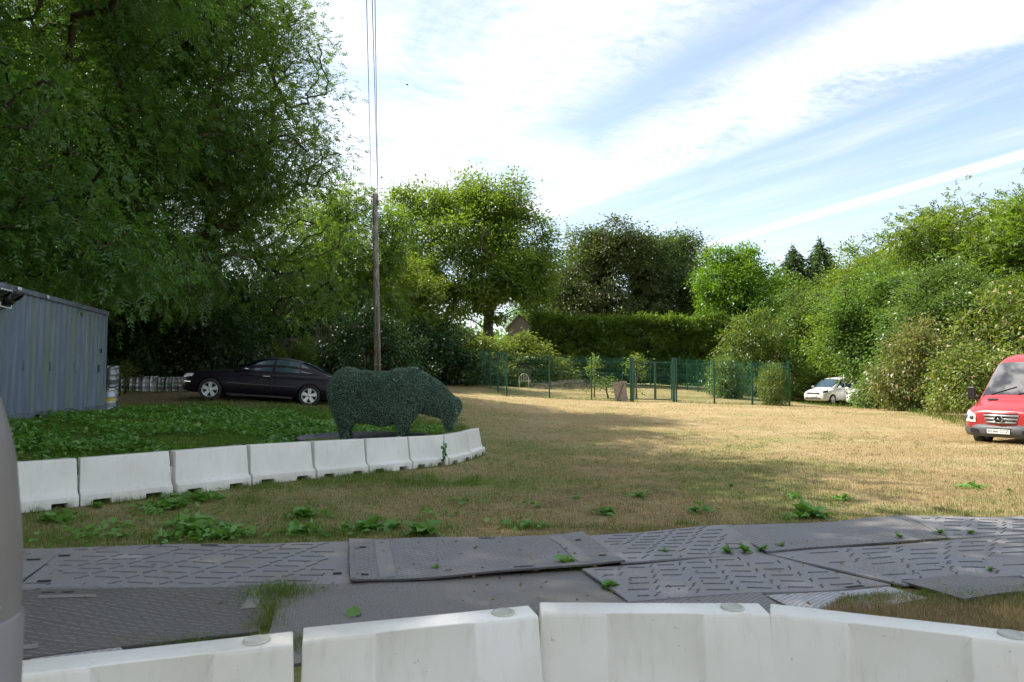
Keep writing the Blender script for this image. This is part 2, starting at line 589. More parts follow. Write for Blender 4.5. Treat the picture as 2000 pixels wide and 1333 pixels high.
xs = axis_pts(-900, 900, -14, 18, 0.22, 120)
ys = axis_pts(-300, 1500, 5, 32, 0.22, 140)
GX, GY = np.meshgrid(xs, ys)
GZ = gz(GX, GY)
gv = np.stack([GX.ravel(), GY.ravel(), GZ.ravel()], 1)
nx = len(xs)
ii = (np.arange(len(ys) - 1)[:, None] * nx + np.arange(nx - 1)[None]).ravel()
gme = mesh_np('ground', gv, np.stack([ii, ii + 1, ii + nx + 1, ii + nx], 1), True)
a = gme.attributes.new('green', 'FLOAT', 'POINT'); a.data.foreach_set('value', greenness(gv[:, 0], gv[:, 1]).astype(np.float32))
a = gme.attributes.new('earth', 'FLOAT', 'POINT'); a.data.foreach_set('value', earthiness(gv[:, 0], gv[:, 1]).astype(np.float32))
ground = link('ground', gme, M_LAWN)
tag(ground, 'dry straw coloured lawn rising to a green bank', kind='structure')

# ------------------------------------------------------------------ trackway mats
def mat_mat(name, col, pattern, scale, depth=0.006):
    m, N = base_mat(name)
    uvn = N.n('ShaderNodeAttribute', attribute_name='matco')
    tcn = N.n('ShaderNodeTexCoord')
    vec = uvn.outputs['Vector']
    sp = N.n('ShaderNodeSeparateXYZ'); N.l(vec, sp.inputs[0])
    h = None
    if pattern == 'herring':
        w1 = N.n('ShaderNodeTexBrick'); w1.inputs['Scale'].default_value = scale
        w1.inputs['Mortar Size'].default_value = 0.06; w1.inputs['Color1'].default_value = (1, 1, 1, 1); w1.inputs['Color2'].default_value = (0.8, 0.8, 0.8, 1); w1.inputs['Mortar'].default_value = (0, 0, 0, 1)
        w1.inputs['Brick Width'].default_value = 0.5; w1.inputs['Row Height'].default_value = 0.16
        mp = N.n('ShaderNodeMapping'); mp.inputs['Rotation'].default_value = (0, 0, 0.8); N.l(vec, mp.inputs[0]); N.l(mp.outputs[0], w1.inputs[0])
        w2 = N.n('ShaderNodeTexWave', wave_type='BANDS', bands_direction='DIAGONAL'); w2.inputs['Scale'].default_value = scale * 1.2; w2.inputs['Distortion'].default_value = 2.0; N.l(vec, w2.inputs[0])
        h = N.math('MULTIPLY', w1.outputs[0], w2.outputs['Fac'])
    elif pattern == 'diamond':
        a_ = N.math('SINE', N.math('MULTIPLY', N.math('ADD', sp.outputs[0], N.math('MULTIPLY', sp.outputs[1], 1.4)), scale))
        b_ = N.math('SINE', N.math('MULTIPLY', N.math('SUBTRACT', sp.outputs[0], N.math('MULTIPLY', sp.outputs[1], 1.4)), scale))
        h = N.sstep(N.math('MAXIMUM', a_, b_), 0.2, 0.9)
    elif pattern == 'rib':
        h = N.sstep(N.math('SINE', N.math('MULTIPLY', N.math('ADD', sp.outputs[0], N.math('MULTIPLY', sp.outputs[1], 0.5)), scale)), -0.5, 0.5)
    dirt = N.noise(tcn.outputs['Object'], 1.8, 7, 0.68, 0.6)
    fine = N.noise(tcn.outputs['Object'], 60, 4, 0.7)
    c = N.mix(N.sstep(fine, 0.35, 0.7), tuple(k * 0.8 for k in col) + (1,), tuple(min(1, k * 1.15) for k in col) + (1,))
    c = N.mix(N.math('MULTIPLY', N.sstep(dirt, 0.4, 0.68), 0.5), c, (0.25, 0.22, 0.17, 1))
    dk = N.noise(tcn.outputs['Object'], 0.9, 5, 0.6, 0.8)
    c = N.mix(N.math('MULTIPLY', N.sstep(dk, 0.5, 0.72), 0.5), c, (0.085, 0.078, 0.07, 1))
    if h is not None:
        c = N.mix(N.math('MULTIPLY', N.math('SUBTRACT', 1.0, h), 0.72 if pattern == 'herring' else 0.45), c, (0.035, 0.032, 0.028, 1))
        hh = N.math('ADD', h, N.math('MULTIPLY', fine, 0.3))
    else:
        hh = fine
    pbsdf(N, c, N.math('ADD', 0.42, N.math('MULTIPLY', dirt, 0.3)), 0, 0.35, bump(N, hh, 0.8, depth))
    return m


M_MAT_CH = mat_mat('mat_chevron', (0.225, 0.222, 0.232), None, 1)
M_MAT_HER = mat_mat('mat_herring', (0.33, 0.315, 0.3), 'herring', 5.0, 0.012)
M_MAT_DIA = mat_mat('mat_fine', (0.225, 0.22, 0.228), 'diamond', 75)
M_MAT_SM = mat_mat('mat_worn', (0.22, 0.213, 0.205), 'diamond', 150, 0.003)
M_MAT_RIB = mat_mat('mat_rib', (0.2, 0.2, 0.195), 'rib', 120)
M_MAT_LT = mat_mat('mat_pale', (0.5, 0.5, 0.51), 'diamond', 95)
M_TREAD = simple('mat_tread', (0.11, 0.107, 0.112), 0.6, var=0.3)
M_HOLE = simple('hole_dark', (0.012, 0.011, 0.01), 0.9)
M_STRIP = mat_mat('mat_strip', (0.22, 0.215, 0.21), None, 1)


MATQ = []


def make_mat(label, px, mat, z, tread=None, holes=(), strips=(), wav=0.018, seed=0, curl=0.0, group='trackway mats'):
    """px: four photo corners (far left, far right, near right, near left) lying on the ground"""
    c4 = [flat(x, y, z) for x, y in px]
    cen = sum(c4, Vector()) / 4
    c4 = [cen + (c - cen) * 1.025 for c in c4]
    MATQ.append([(p.x, p.y) for p in c4])
    o = c4[3].copy()
    def P(u_, v_):
        a = c4[3].lerp(c4[2], u_); b = c4[0].lerp(c4[1], u_)
        p = a.lerp(b, v_)
        e_ = (vnoise(np.array([p.x * 1.7 + seed * 3.1, p.y * 1.7 + 9 + seed]), np.array([p.y * 1.7, p.x * 1.7]), 5 + seed) - 0.5) * 0.07
        p = p + Vector((e_[0], e_[1], 0))
        w = (vnoise(np.array([p.x * 0.9 + seed]), np.array([p.y * 1.3]), seed)[0] - 0.4) * wav * 2
        edge = max(0, abs(u_ - 0.5) * 2 - 0.75) * 4
        near = max(0, 0.25 - v_) * 4
        return Vector((p.x, p.y, z + w + curl * (edge * 0.5 + near * max(0, u_ - 0.25)) * 1.0))
    Lx = (c4[3] - c4[2]).length; Ly = (c4[0] - c4[3]).length
    nu, nv = max(6, int(Lx / 0.1)), max(5, int(Ly / 0.1))
    root = thing('trackway_mat', label, 'mat', o, group=group)
    th = 0.016
    mb = MB()
    top = [[P(i / nu, j / nv) - o for i in range(nu + 1)] for j in range(nv + 1)]
    mb.grid(top)
    n0 = (nu + 1)
    ring = [(0, i) for i in range(nu + 1)] + [(j, nu) for j in range(1, nv + 1)] + [(nv, i) for i in range(nu - 1, -1, -1)] + [(j, 0) for j in range(nv - 1, 0, -1)]
    b0 = len(mb.v)
    for j, i in ring:
        p = top[j][i]; mb.v.append((p.x, p.y, p.z - th))
    for k, (j, i) in enumerate(ring):
        k2 = (k + 1) % len(ring); j2, i2 = ring[k2]
        mb.f.append((j * n0 + i, b0 + k, b0 + k2, j2 * n0 + i2))
    me = mb.mesh('mat_sheet', True)
    at_ = me.attributes.new('matco', 'FLOAT_VECTOR', 'POINT')
    for j in range(nv + 1):
        for i in range(nu + 1):
            at_.data[j * n0 + i].vector = (i / nu * Lx + seed, j / nv * Ly, 0)
    sh = link('sheet', me, mat, root)
    autosmooth(sh, 50)
    # raised tread
    if tread:
        tb = MB()
        su, sv, ln = tread
        rg = random.Random(seed)
        j = 0
        vv = sv * 0.7
        while vv < Ly - sv * 0.5:
            uu = su * (0.3 + 0.25 * (j % 4))
            i = 0
            while uu < Lx - su * 0.3:
                # alternating long straight bars and short hooked ones
                for kind in (0, 1):
                    cu = uu + (su * 0.5 if kind else 0); cv = vv + (sv * 0.04 if kind else 0)
                    if cu > Lx - 0.12 or cv > Ly - 0.06 or rg.random() < 0.1:
                        continue
                    cu += rg.uniform(-0.006, 0.006)
                    if kind == 0:
                        pts = [(-ln / 2, 0.012), (0, 0.0), (ln / 2, -0.014)]
                    else:
                        pts = [(-0.045, -sv * 0.27), (-0.008, -sv * 0.12), (0.004, sv * 0.1), (0.045, sv * 0.24)]
                    path = []
                    for a, b in pts:
                        uq, vq = (cu + a) / Lx, (cv + b) / Ly
                        if 0.01 < uq < 0.99 and 0.01 < vq < 0.99:
                            path.append(P(uq, vq) - o)
                    for a, b in zip(path[:-1], path[1:]):
                        d = (b - a); s = Vector((-d.y, d.x, 0)).normalized() * 0.0034
                        hgt_ = Vector((0, 0, 0.007)); lo = Vector((0, 0, -0.004))
                        tb.add([a - s * 1.4 + lo, b - s * 1.4 + lo, b + s * 1.4 + lo, a + s * 1.4 + lo, a - s * 0.8 + hgt_, b - s * 0.8 + hgt_, b + s * 0.8 + hgt_, a + s * 0.8 + hgt_],
                               [(4, 5, 6, 7), (0, 1, 5, 4), (1, 2, 6, 5), (2, 3, 7, 6), (3, 0, 4, 7)])
                uu += su; i += 1
            vv += sv; j += 1
        tr = link('tread', tb.mesh('mat_tread'), M_TREAD, root); tr['kind'] = 'stuff'
    for hu, hv, wu, wv in holes:
        hb = MB()
        hb.grid([[P(hu + a * wu / Lx, hv + b * wv / Ly) - o + Vector((0, 0, 0.003)) for a in (-0.5, 0.5)] for b in (-0.5, 0.5)])
        link('handle_slot', hb.mesh('slot'), M_HOLE, root)
    for u0, u1, v0, v1 in strips:
        sb = MB()
        sb.grid([[P(u0 + (u1 - u0) * a / 4, v0 + (v1 - v0) * b / 6) - o + Vector((0, 0, 0.004)) for a in range(5)] for b in range(7)])
        sm = link('smooth_strip', sb.mesh('strip'), M_STRIP, root)
    return root


CH = (0.4, 0.15, 0.2)
make_mat('grey chevron ground mat cut off beside the grey post', [(-420, 1082), (122, 1074), (36, 1133), (-420, 1150)], M_MAT_CH, 0.035, CH, [(0.93, 0.6, 0.09, 0.07)], seed=1)
make_mat('long grey chevron mat along the grass left of the curled mat', [(132, 1073), (679, 1059), (677, 1135), (46, 1152)], M_MAT_CH, 0.036, (0.38, 0.14, 0.19), [(0.03, 0.75, 0.09, 0.06), (0.06, 0.12, 0.1, 0.06), (0.5, 0.96, 0.14, 0.04), (0.96, 0.2, 0.07, 0.06)], seed=2)
make_mat('fine tread mat with curled near edge and smooth end strips', [(684, 1058), (1136, 1043), (1216, 1101), (682, 1135)], M_MAT_DIA, 0.055, None,
         [(0.05, 0.75, 0.06, 0.05), (0.05, 0.1, 0.06, 0.05), (0.58, 0.95, 0.16, 0.035), (0.62, 0.05, 0.16, 0.03), (0.93, 0.75, 0.06, 0.06), (0.95, 0.22, 0.07, 0.06)], [(0.1, 0.16, 0.04, 0.96), (0.83, 0.89, 0.06, 0.94)], curl=0.03, seed=3)
make_mat('herringbone rubber mat behind the leftmost near barrier', [(-60, 1158), (548, 1143), (500, 1232), (-60, 1302)], M_MAT_HER, 0.022, None,
         [(0.25, 0.92, 0.06, 0.035), (0.31, 0.92, 0.06, 0.035)], [(0.22, 0.4, 0.8, 0.86), (0.04, 0.24, 0.1, 0.16), (0.9, 0.95, 0.5, 0.85)], seed=4)
make_mat('worn smooth brown grey mat in the middle of the track', [(556, 1143), (1136, 1116), (1236, 1185), (528, 1300)], M_MAT_SM, 0.02, None, seed=5, wav=0.012)
make_mat('wide chevron mat with clear bars behind the middle barrier', [(1140, 1116), (1492, 1082), (1738, 1142), (1236, 1174)], M_MAT_CH, 0.03, (0.34, 0.13, 0.17), [(0.86, 0.03, 0.16, 0.03)], seed=6)
make_mat('rumpled chevron mat between curled mat and grass edge', [(1142, 1047), (1414, 1031), (1492, 1082), (1214, 1102)], M_MAT_CH, 0.033, (0.32, 0.13, 0.16), seed=7, wav=0.03)
make_mat('humped fine tread mat beside the big burdock leaf', [(1418, 1030), (1762, 1011), (1852, 1050), (1500, 1082)], M_MAT_DIA, 0.03, None, seed=8, wav=0.03)
make_mat('buckled chevron mat right of the plantain clump', [(1505, 1083), (2080, 1037), (2190, 1108), (1765, 1141)], M_MAT_CH, 0.031, (0.36, 0.15, 0.18), seed=9, wav=0.03)
make_mat('farthest chevron mat at the right below the sunlit grass', [(1772, 1012), (2200, 1006), (2250, 1034), (1860, 1050)], M_MAT_CH, 0.03, (0.36, 0.17, 0.18), seed=10, wav=0.03)
make_mat('dark ribbed mat beside the rough grass at the right', [(1770, 1142), (1965, 1117), (2110, 1142), (1880, 1174)], M_MAT_RIB, 0.022, None, seed=11, wav=0.03)
make_mat('pale silvery mat behind the right barrier', [(1492, 1160), (1738, 1148), (1805, 1170), (1600, 1206)], M_MAT_LT, 0.024, None, seed=12, wav=0.03)
make_mat('narrow grey fine tread mat behind the middle barrier', [(1240, 1176), (1488, 1163), (1600, 1226), (1300, 1300)], M_MAT_DIA, 0.018, None, seed=13)
make_mat('pale scuffed mat corner behind the leftmost near barrier', [(62, 1284), (235, 1266), (330, 1330), (60, 1350)], M_MAT_LT, 0.03, None, seed=14)
make_mat('small pale mat corner at the right edge of the track', [(1968, 1116), (2140, 1108), (2240, 1140), (2010, 1134)], M_MAT_LT, 0.02, None, seed=15)

# ------------------------------------------------------------------ plastic barriers
m, N = base_mat('white_plastic')
tcn = N.n('ShaderNodeTexCoord'); P = tcn.outputs['Object']
oi = N.n('ShaderNodeObjectInfo')
off = N.n('ShaderNodeVectorMath', operation='ADD'); N.l(P, off.inputs[0]); N.l(N.comb(N.math('MULTIPLY', oi.outputs['Random'], 40), 0, 0), off.inputs[1])
P = off.outputs[0]
spz = N.n('ShaderNodeSeparateXYZ'); N.l(tcn.outputs['Object'], spz.inputs[0])
c = N.mix(N.sstep(N.noise(P, 1.6, 4), 0.3, 0.7), (0.65, 0.625, 0.56, 1), (0.74, 0.725, 0.68, 1))
mp = N.n('ShaderNodeMapping'); mp.inputs['Scale'].default_value = (9, 9, 0.8); N.l(P, mp.inputs[0])
stk = N.math('MULTIPLY', N.sstep(N.noise(mp.outputs[0], 2.2, 6, 0.7), 0.5, 0.78), 0.42)
c = N.mix(stk, c, (0.42, 0.41, 0.33, 1))
low_ = N.math('MULTIPLY', N.sstep(spz.outputs[2], 0.2, 0.0), N.math('MULTIPLY', N.sstep(N.noise(P, 6, 6, 0.7), 0.3, 0.7), 0.55))
c = N.mix(low_, c, (0.36, 0.33, 0.25, 1))
alg = N.math('MULTIPLY', N.sstep(N.noise(P, 3.3, 6, 0.7, 0.8), 0.58, 0.74), 0.16)
c = N.mix(alg, c, (0.42, 0.43, 0.3, 1))
spk = N.math('MULTIPLY', N.sstep(N.noise(P, 24, 4, 0.65), 0.68, 0.74), 0.5)
c = N.mix(spk, c, (0.16, 0.14, 0.11, 1))
b = pbsdf(N, c, 0.42, 0, 0.4, bump(N, N.noise(P, 5, 4), 0.12, 0.02))
b.inputs['Subsurface Weight'].default_value = 0.0
M_BAR = m
M_CAP = simple('barrier_cap', (0.44, 0.44, 0.38), 0.5, var=0.15)


def barrier_mesh(Lb=1.0, H=0.55, recess=True):
    """one hollow plastic barrier: slim leaning sides, stepped foot with fork slots, recessed side panel"""
    h2 = Lb / 2
    mb = MB()
    # half-widths up the section: foot, foot top, waist, top
    def section(x, inset, top_in):
        return x
    lev = [(0.2, 0.0), (0.2, 0.125), (0.135, 0.165), (0.128, 0.19), (0.078, H - 0.012), (0.07, H)]
    xst = [-h2, -h2 + 0.12, -h2 + 0.3, -h2 + 0.33, h2 - 0.33, h2 - 0.3, h2 - 0.12, h2]
    xs_ = [-h2, -h2 + 0.13, -h2 + 0.31, -h2 + 0.335, h2 - 0.335, h2 - 0.31, h2 - 0.13, h2]
    rows = []
    for i, x in enumerate(xs_):
        slot = i in (1, 2) or i in (5, 6)
        panel = recess and i in (3, 4)
        lean = 0.0
        row = []
        for k, (w, z) in enumerate(lev):
            ww = w
            if panel and k in (3,):
                ww = w - 0.042
            if panel and k == 4:
                ww = w - 0.026; z = H - 0.085
            xx = x
            if i in (0, 7):
                xx = x * (1 - 0.035 * (z / H))
            row.append((xx, ww, z))
        rows.append(row)
    def side(sgn):
        for i in range(len(rows) - 1):
            for k in range(len(lev) - 1):
                a, b, c_, d = rows[i][k], rows[i + 1][k], rows[i + 1][k + 1], rows[i][k + 1]
                if k == 0 and i in (1, 5):
                    # fork slot: raise the lower edge
                    a = (a[0], a[1], 0.062); b = (b[0], b[1], 0.062)
                q = [(p[0], p[1] * sgn, p[2]) for p in (a, b, c_, d)]
                mb.add(q, [(0, 1, 2, 3) if sgn < 0 else (3, 2, 1, 0)])
    side(-1); side(1)
    for i in range(len(rows) - 1):      # top
        a, b = rows[i][-1], rows[i + 1][-1]
        mb.add([(a[0], -a[1], a[2]), (b[0], -b[1], b[2]), (b[0], b[1], b[2]), (a[0], a[1], a[2])], [(0, 1, 2, 3)])
    for i in (0, len(rows) - 1):        # ends
        r_ = rows[i]
        for k in range(len(lev) - 1):
            a, b = r_[k], r_[k + 1]
            mb.add([(a[0], -a[1], a[2]), (a[0], a[1], a[2]), (b[0], b[1], b[2]), (b[0], -b[1], b[2])], [(0, 1, 2, 3)])
    for i in (1, 5):                    # slot tunnels
        a, b = rows[i][0], rows[i + 1][0]
        mb.add([(a[0], -a[1], 0.062), (b[0], -b[1], 0.062), (b[0], b[1], 0.062), (a[0], a[1], 0.062)], [(0, 1, 2, 3)])
        for r0 in (a, b):
            mb.add([(r0[0], -r0[1], 0), (r0[0], r0[1], 0), (r0[0], r0[1], 0.062), (r0[0], -r0[1], 0.062)], [(0, 1, 2, 3)])
    me = bpy.data.meshes.new('barrier_shell')
    me.from_pydata(mb.v, [], mb.f)
    bm = bmesh.new(); bm.from_mesh(me)
    bmesh.ops.remove_doubles(bm, verts=bm.verts, dist=1e-4)
    bmesh.ops.recalc_face_normals(bm, faces=bm.faces)
    es = [e for e in bm.edges if len(e.link_faces) == 2 and e.calc_face_angle(0) > 0.35]
    bmesh.ops.bevel(bm, geom=es, offset=0.011, segments=3, profile=0.5, affect='EDGES', clamp_overlap=True)
    bm.to_mesh(me); bm.free()
    me.polygons.foreach_set('use_smooth', np.ones(len(me.polygons), dtype=bool))
    try:
        me.set_sharp_from_angle(angle=R(50))
    except Exception:
        pass
    return me


B_FAR = barrier_mesh(1.0, 0.55, False)
B_NEAR = barrier_mesh(1.04, 0.55, True)
capm = MB().lathe([(0.0, -0.002), (0.052, -0.002), (0.054, 0.0), (0.052, 0.005), (0.042, 0.0055), (0.04, 0.003), (0.0, 0.003)], 20, cap=False).mesh('barrier_cap', True)
lugm = MB().box((0, 0, 0.18), (0.07, 0.06, 0.34)).mesh('barrier_lug', False, 0.01)


def barrier(me, a, b, label, group, H=0.55, lug=True, roll=0.0):
    """barrier from ground point a to ground point b"""
    mid_ = (a + b) / 2
    d = b - a
    yaw = math.atan2(d.y, d.x)
    pitch = math.atan2(d.z, math.hypot(d.x, d.y))
    root = thing('plastic_barrier', label, 'barrier', mid_, (roll, -pitch, yaw), group)
    L0 = me.dimensions.x if hasattr(me, 'dimensions') else max(v_.co.x for v_ in me.vertices) - min(v_.co.x for v_ in me.vertices)
    sx = (d.length - 0.022) / L0
    s = link('shell', me, M_BAR, root, scale=(sx, 1, 1))
    link('filler_cap', capm, M_CAP, root, (0.36 * sx, 0, H + 0.002))
    if lug:
        link('coupling_lug', lugm, M_BAR, root, (0.5 * d.length + 0.005, 0, 0.0))
    return root


NTH = ['leftmost barrier of the curved far row, cut off by the grey post', 'second barrier from the left in the curved far row', 'third barrier from the left in the curved far row', 'fourth barrier from the left in the curved far row',
       'barrier of the far row in front of the planter\'s left rim', 'barrier of the far row under the topiary\'s hind leg', 'barrier of the far row under the topiary\'s front legs', 'barrier of the far row with bindweed hanging over its edge', 'end barrier of the far row, turned away at the right']
for i in range(len(BAR) - 1):
    a, b = at(*BAR[i]), at(*BAR[i + 1])
    a.z = gz1(a.x, a.y) - 0.01; b.z = gz1(b.x, b.y) - 0.01
    barrier(B_FAR, a, b, 'white plastic ' + NTH[i], 'barriers of the curved far row', roll=R(random.uniform(-2, 2)))

# near row: photo x of the barrier tops' ends and their far top edge height
NEAR = [((20, 1292), (577, 1232), 'white near barrier beside the grey post at the bottom left'),
        ((588, 1226), (1036, 1182), 'white near barrier with a gap each side, left of the middle one'),
        ((1050, 1176), (1486, 1178), 'white near barrier in the middle of the bottom edge'),
        ((1499, 1178), (2060, 1240), 'bright white near barrier at the bottom right beside the rough grass')]
for (xa, ya), (xb, yb), lab in NEAR:
    a, b = flat(xa, ya, 0.55), flat(xb, yb, 0.55)
    d = (b - a); nrm = Vector((d.y, -d.x, 0)).normalized()
    a = a + nrm * 0.07; b = b + nrm * 0.07
    a.z = b.z = 0.0
    k = d.normalized() * 0.02
    barrier(B_NEAR, a - k, b + k, lab, 'barriers of the near row', lug=True)

# ------------------------------------------------------------------ grey post at the left edge
M_POST = simple('post_grey', (0.2, 0.185, 0.18), 0.38, 0.0, 0.5, 0.1, 3.0)
root = thing('domed_post', 'grey domed post standing close at the left edge', 'post', (-0.833, 1.0, -0.02))
prof = [(0.107, 0.0), (0.107, 1.265), (0.106, 1.27), (0.1055, 1.30), (0.1045, 1.36), (0.1015, 1.405), (0.097, 1.45), (0.092, 1.5), (0.083, 1.545), (0.07, 1.59), (0.052, 1.63), (0.03, 1.655), (0.0, 1.665)]
link('lower_tube', MB().lathe([(0.109, -0.05), (0.109, 1.268), (0.104, 1.272)], 40, cap=False).mesh('post_tube', True), M_POST, root)
link('domed_sleeve', MB().lathe([(0.1045, 1.2705)] + [(r_, h_) for r_, h_ in prof if h_ > 1.271], 40, cap=False).mesh('post_dome', True), M_POST, root)
link('screw_head', MB().lathe([(0.0, 0), (0.006, 0.0), (0.0065, 0.003), (0.004, 0.006), (0.0, 0.007)], 10, axis='x', cap=False).mesh('screw', True), simple('screw_steel', (0.35, 0.36, 0.4), 0.3, 0.9), root, (0.1065, -0.02, 1.296))

# ------------------------------------------------------------------ trees and shrubs
def unit(a):
    return a / (np.linalg.norm(a, axis=-1, keepdims=True) + 1e-9)


def leaf_arrays(B, D, Nn, Ln, Wd, fold=0.12):
    """kite-shaped leaves: base B, direction D, rough normal Nn, length Ln, width Wd"""
    S = unit(np.cross(D, Nn)); U = np.cross(S, D)
    Ln = Ln[:, None]; Wd = Wd[:, None]
    m_ = B + D * Ln * 0.45
    f_ = U * Wd * fold
    V = np.stack([B, m_ + S * Wd * 0.5 + f_, B + D * Ln - U * Ln * 0.12, m_ - S * Wd * 0.5 + f_], 1).reshape(-1, 3)
    n = len(B)
    F = np.arange(n * 4).reshape(n, 4)
    return V, F


def grow(rg, lobes, n_clump, trunk, z_lo, edge=0.62, holes=1.4):
    """clump centres spread through the crown's lobes, and the branches that reach them"""
    lob = np.array(lobes, float)
    vol = (lob[:, 3] * lob[:, 4] * lob[:, 5]) ** 0.75
    pick = rg.choice(len(lob), n_clump, p=vol / vol.sum())
    d = unit(rg.normal(size=(n_clump, 3)))
    r = edge + (1 - edge) * rg.random(n_clump) ** 0.6
    inner = rg.random(n_clump) < 0.22
    r[inner] = rg.random(inner.sum()) ** 0.5 * edge
    r *= 1 + 0.16 * (rg.random(n_clump) - 0.35)
    ph = rg.random((len(lob), 3)) * 6.28
    r *= 1 + 0.24 * np.sin(2.6 * d[:, 0] + ph[pick, 0]) * np.sin(2.9 * d[:, 2] + ph[pick, 1]) + 0.12 * np.sin(6.0 * d[:, 1] + ph[pick, 2])
    C = lob[pick, :3] + d * r[:, None] * lob[pick, 3:6]
    q3 = C / (0.32 * np.mean(lob[:, 3]) + 0.35)
    gap = np.sin(q3[:, 0] + 1.3 * np.sin(q3[:, 2])) + np.sin(q3[:, 1] * 1.1 + 2) + np.sin(q3[:, 2] * 1.2 + 1.1 * np.sin(q3[:, 0]))
    C = C[gap < holes]
    C = C[C[:, 2] > z_lo]
    nodes = [np.array(p, float) for p in trunk]
    par = [-1] + list(range(len(trunk) - 1))
    ends = []
    base = np.array(trunk[len(trunk) // 2], float)
    order = np.argsort(np.linalg.norm((C - base) * [1, 1, 0.8], axis=1))
    NA = np.zeros((len(trunk) + 3 * len(C) + 5, 3)); NA[:len(nodes)] = nodes
    cnt = len(nodes)
    for k in order:
        c = C[k]
        dv = c - NA[:cnt]
        dist = np.linalg.norm(dv, axis=1)
        cost = dist + 1.1 * np.maximum(0, NA[:cnt, 2] - c[2] + 0.25 * dist) + 0.02 * np.arange(cnt) / cnt
        cost[0] += 4
        j = int(np.argmin(cost))
        p0 = NA[j]
        a = p0 + (c - p0) * 0.5 + rg.normal(size=3) * 0.07 * dist[j] + np.array([0, 0, 0.06 * dist[j]])
        NA[cnt] = a; par.append(j); cnt += 1
        NA[cnt] = c; par.append(cnt - 1); ends.append(cnt); cnt += 1
    return C, NA[:cnt], par, ends, len(trunk)


def branch_mesh(NA, par, ntr, tip=0.012, top=None, sides=6, cap_r=9, cut=0.0):
    n = len(NA)
    rad = np.zeros(n)
    acc = np.zeros(n)
    for i in range(n - 1, -1, -1):
        rad[i] = max(tip, acc[i] ** (1 / 2.35))
        if par[i] >= 0:
            acc[par[i]] += rad[i] ** 2.35
    k = 1.0
    if top:
        k = top / rad[0]
    rad = np.maximum(rad * k, tip)
    V, F = [], []
    ang = np.arange(sides) * 2 * np.pi / sides
    ca, sa = np.cos(ang), np.sin(ang)
    b = 0
    for i in range(ntr, n):
        j = par[i]
        if rad[i] < cut:
            continue
        d = NA[i] - NA[j]
        L = np.linalg.norm(d)
        if L < 1e-5:
            continue
        d = d / L
        ref = np.array([0, 0, 1.0]) if abs(d[2]) < 0.9 else np.array([1.0, 0, 0])
        s = np.cross(d, ref); s /= np.linalg.norm(s); t_ = np.cross(d, s)
        ring = ca[:, None] * s + sa[:, None] * t_
        r0 = min(rad[j], rad[i] * 1.35)
        V.append(NA[j] - d * r0 * 0.3 + ring * r0); V.append(NA[i] + d * rad[i] * 0.4 + ring * rad[i])
        ix = np.arange(sides); nx_ = (ix + 1) % sides
        F.append(np.stack([b + ix, b + nx_, b + sides + nx_, b + sides + ix], 1))
        b += 2 * sides
    lim = mesh_np('limbs', np.concatenate(V), np.concatenate(F), True)
    tr = MB().tube([tuple(NA[i]) for i in range(ntr)], [max(rad[i], 0.03) * (1.35 if i == 0 else 1.0) for i in range(ntr)], 12)
    return tr.mesh('trunk', True), lim


def crown_mesh(rg, C, kind, per, spread, ll, lw, center, droop=0.35, flatten=0.7):
    """leaves around every clump centre"""
    n = len(C)
    cnt = np.maximum(3, (per * (0.55 + 0.9 * rg.random(n))).astype(int))
    idx = np.repeat(np.arange(n), cnt)
    m_ = len(idx)
    size = (0.65 + 0.7 * rg.random(n))[idx][:, None]
    off = rg.normal(size=(m_, 3)) * [1, 1, flatten] * spread * size * 0.62
    B = C[idx] + off
    outd = unit(B - np.array(center)) * 0.55 + unit(off) * 0.75 + rg.normal(size=(m_, 3)) * 0.45
    outd[:, 2] -= droop * (0.5 + rg.random(m_))
    D = unit(outd)
    up = unit(np.array([0, 0, 1.0]) + rg.normal(size=(m_, 3)) * 0.55)
    if kind == 'compound':
        S = unit(np.cross(D, up)); U = np.cross(S, D)
        rl = ll * 2.4 * (0.7 + 0.6 * rg.random(m_))
        Bs, Ds, Ns, Ls = [], [], [], []
        for tpos, sd in ((0.3, 1), (0.3, -1), (0.55, 1), (0.55, -1), (0.8, 1), (0.8, -1), (0.92, 0)):
            p = B + D * (rl * tpos)[:, None] - np.array([0, 0, 1.0]) * (rl * tpos ** 2 * 0.25)[:, None]
            dd = unit(D * (0.55 if sd else 1.0) + S * sd * 0.85 - np.array([0, 0, 0.18]) + rg.normal(size=(m_, 3)) * 0.16)
            Bs.append(p); Ds.append(dd); Ns.append(unit(U + rg.normal(size=(m_, 3)) * 0.25)); Ls.append(ll * (0.75 + 0.5 * rg.random(m_)))
        B, D, Nn, Ln = np.concatenate(Bs), np.concatenate(Ds), np.concatenate(Ns), np.concatenate(Ls)
    else:
        Nn = up
        Ln = ll * (0.6 + 0.8 * rg.random(m_))
    Wd = Ln * (lw / ll) * (0.8 + 0.4 * rg.random(len(Ln)))
    V, F = leaf_arrays(B, D, Nn, Ln, Wd)
    return mesh_np('crown', V, F)


def tree_meshes(seed, lobes, trunk, n_clump, per, spread, ll, lw, trunk_r, kind='simple', z_lo=0.6, edge=0.62, droop=0.35, tip=0.012, cut=0.0, flatten=0.7, holes=1.4):
    rg = np.random.default_rng(seed)
    C, NA, par, ends, ntr = grow(rg, lobes, n_clump, trunk, z_lo, edge, holes)
    tr, lim = branch_mesh(NA, par, ntr, tip, trunk_r, cut=cut)
    cen = np.mean(np.array(lobes)[:, :3], axis=0)
    cr = crown_mesh(rg, C, kind, per, spread, ll, lw, cen, droop, flatten)
    return tr, lim, cr


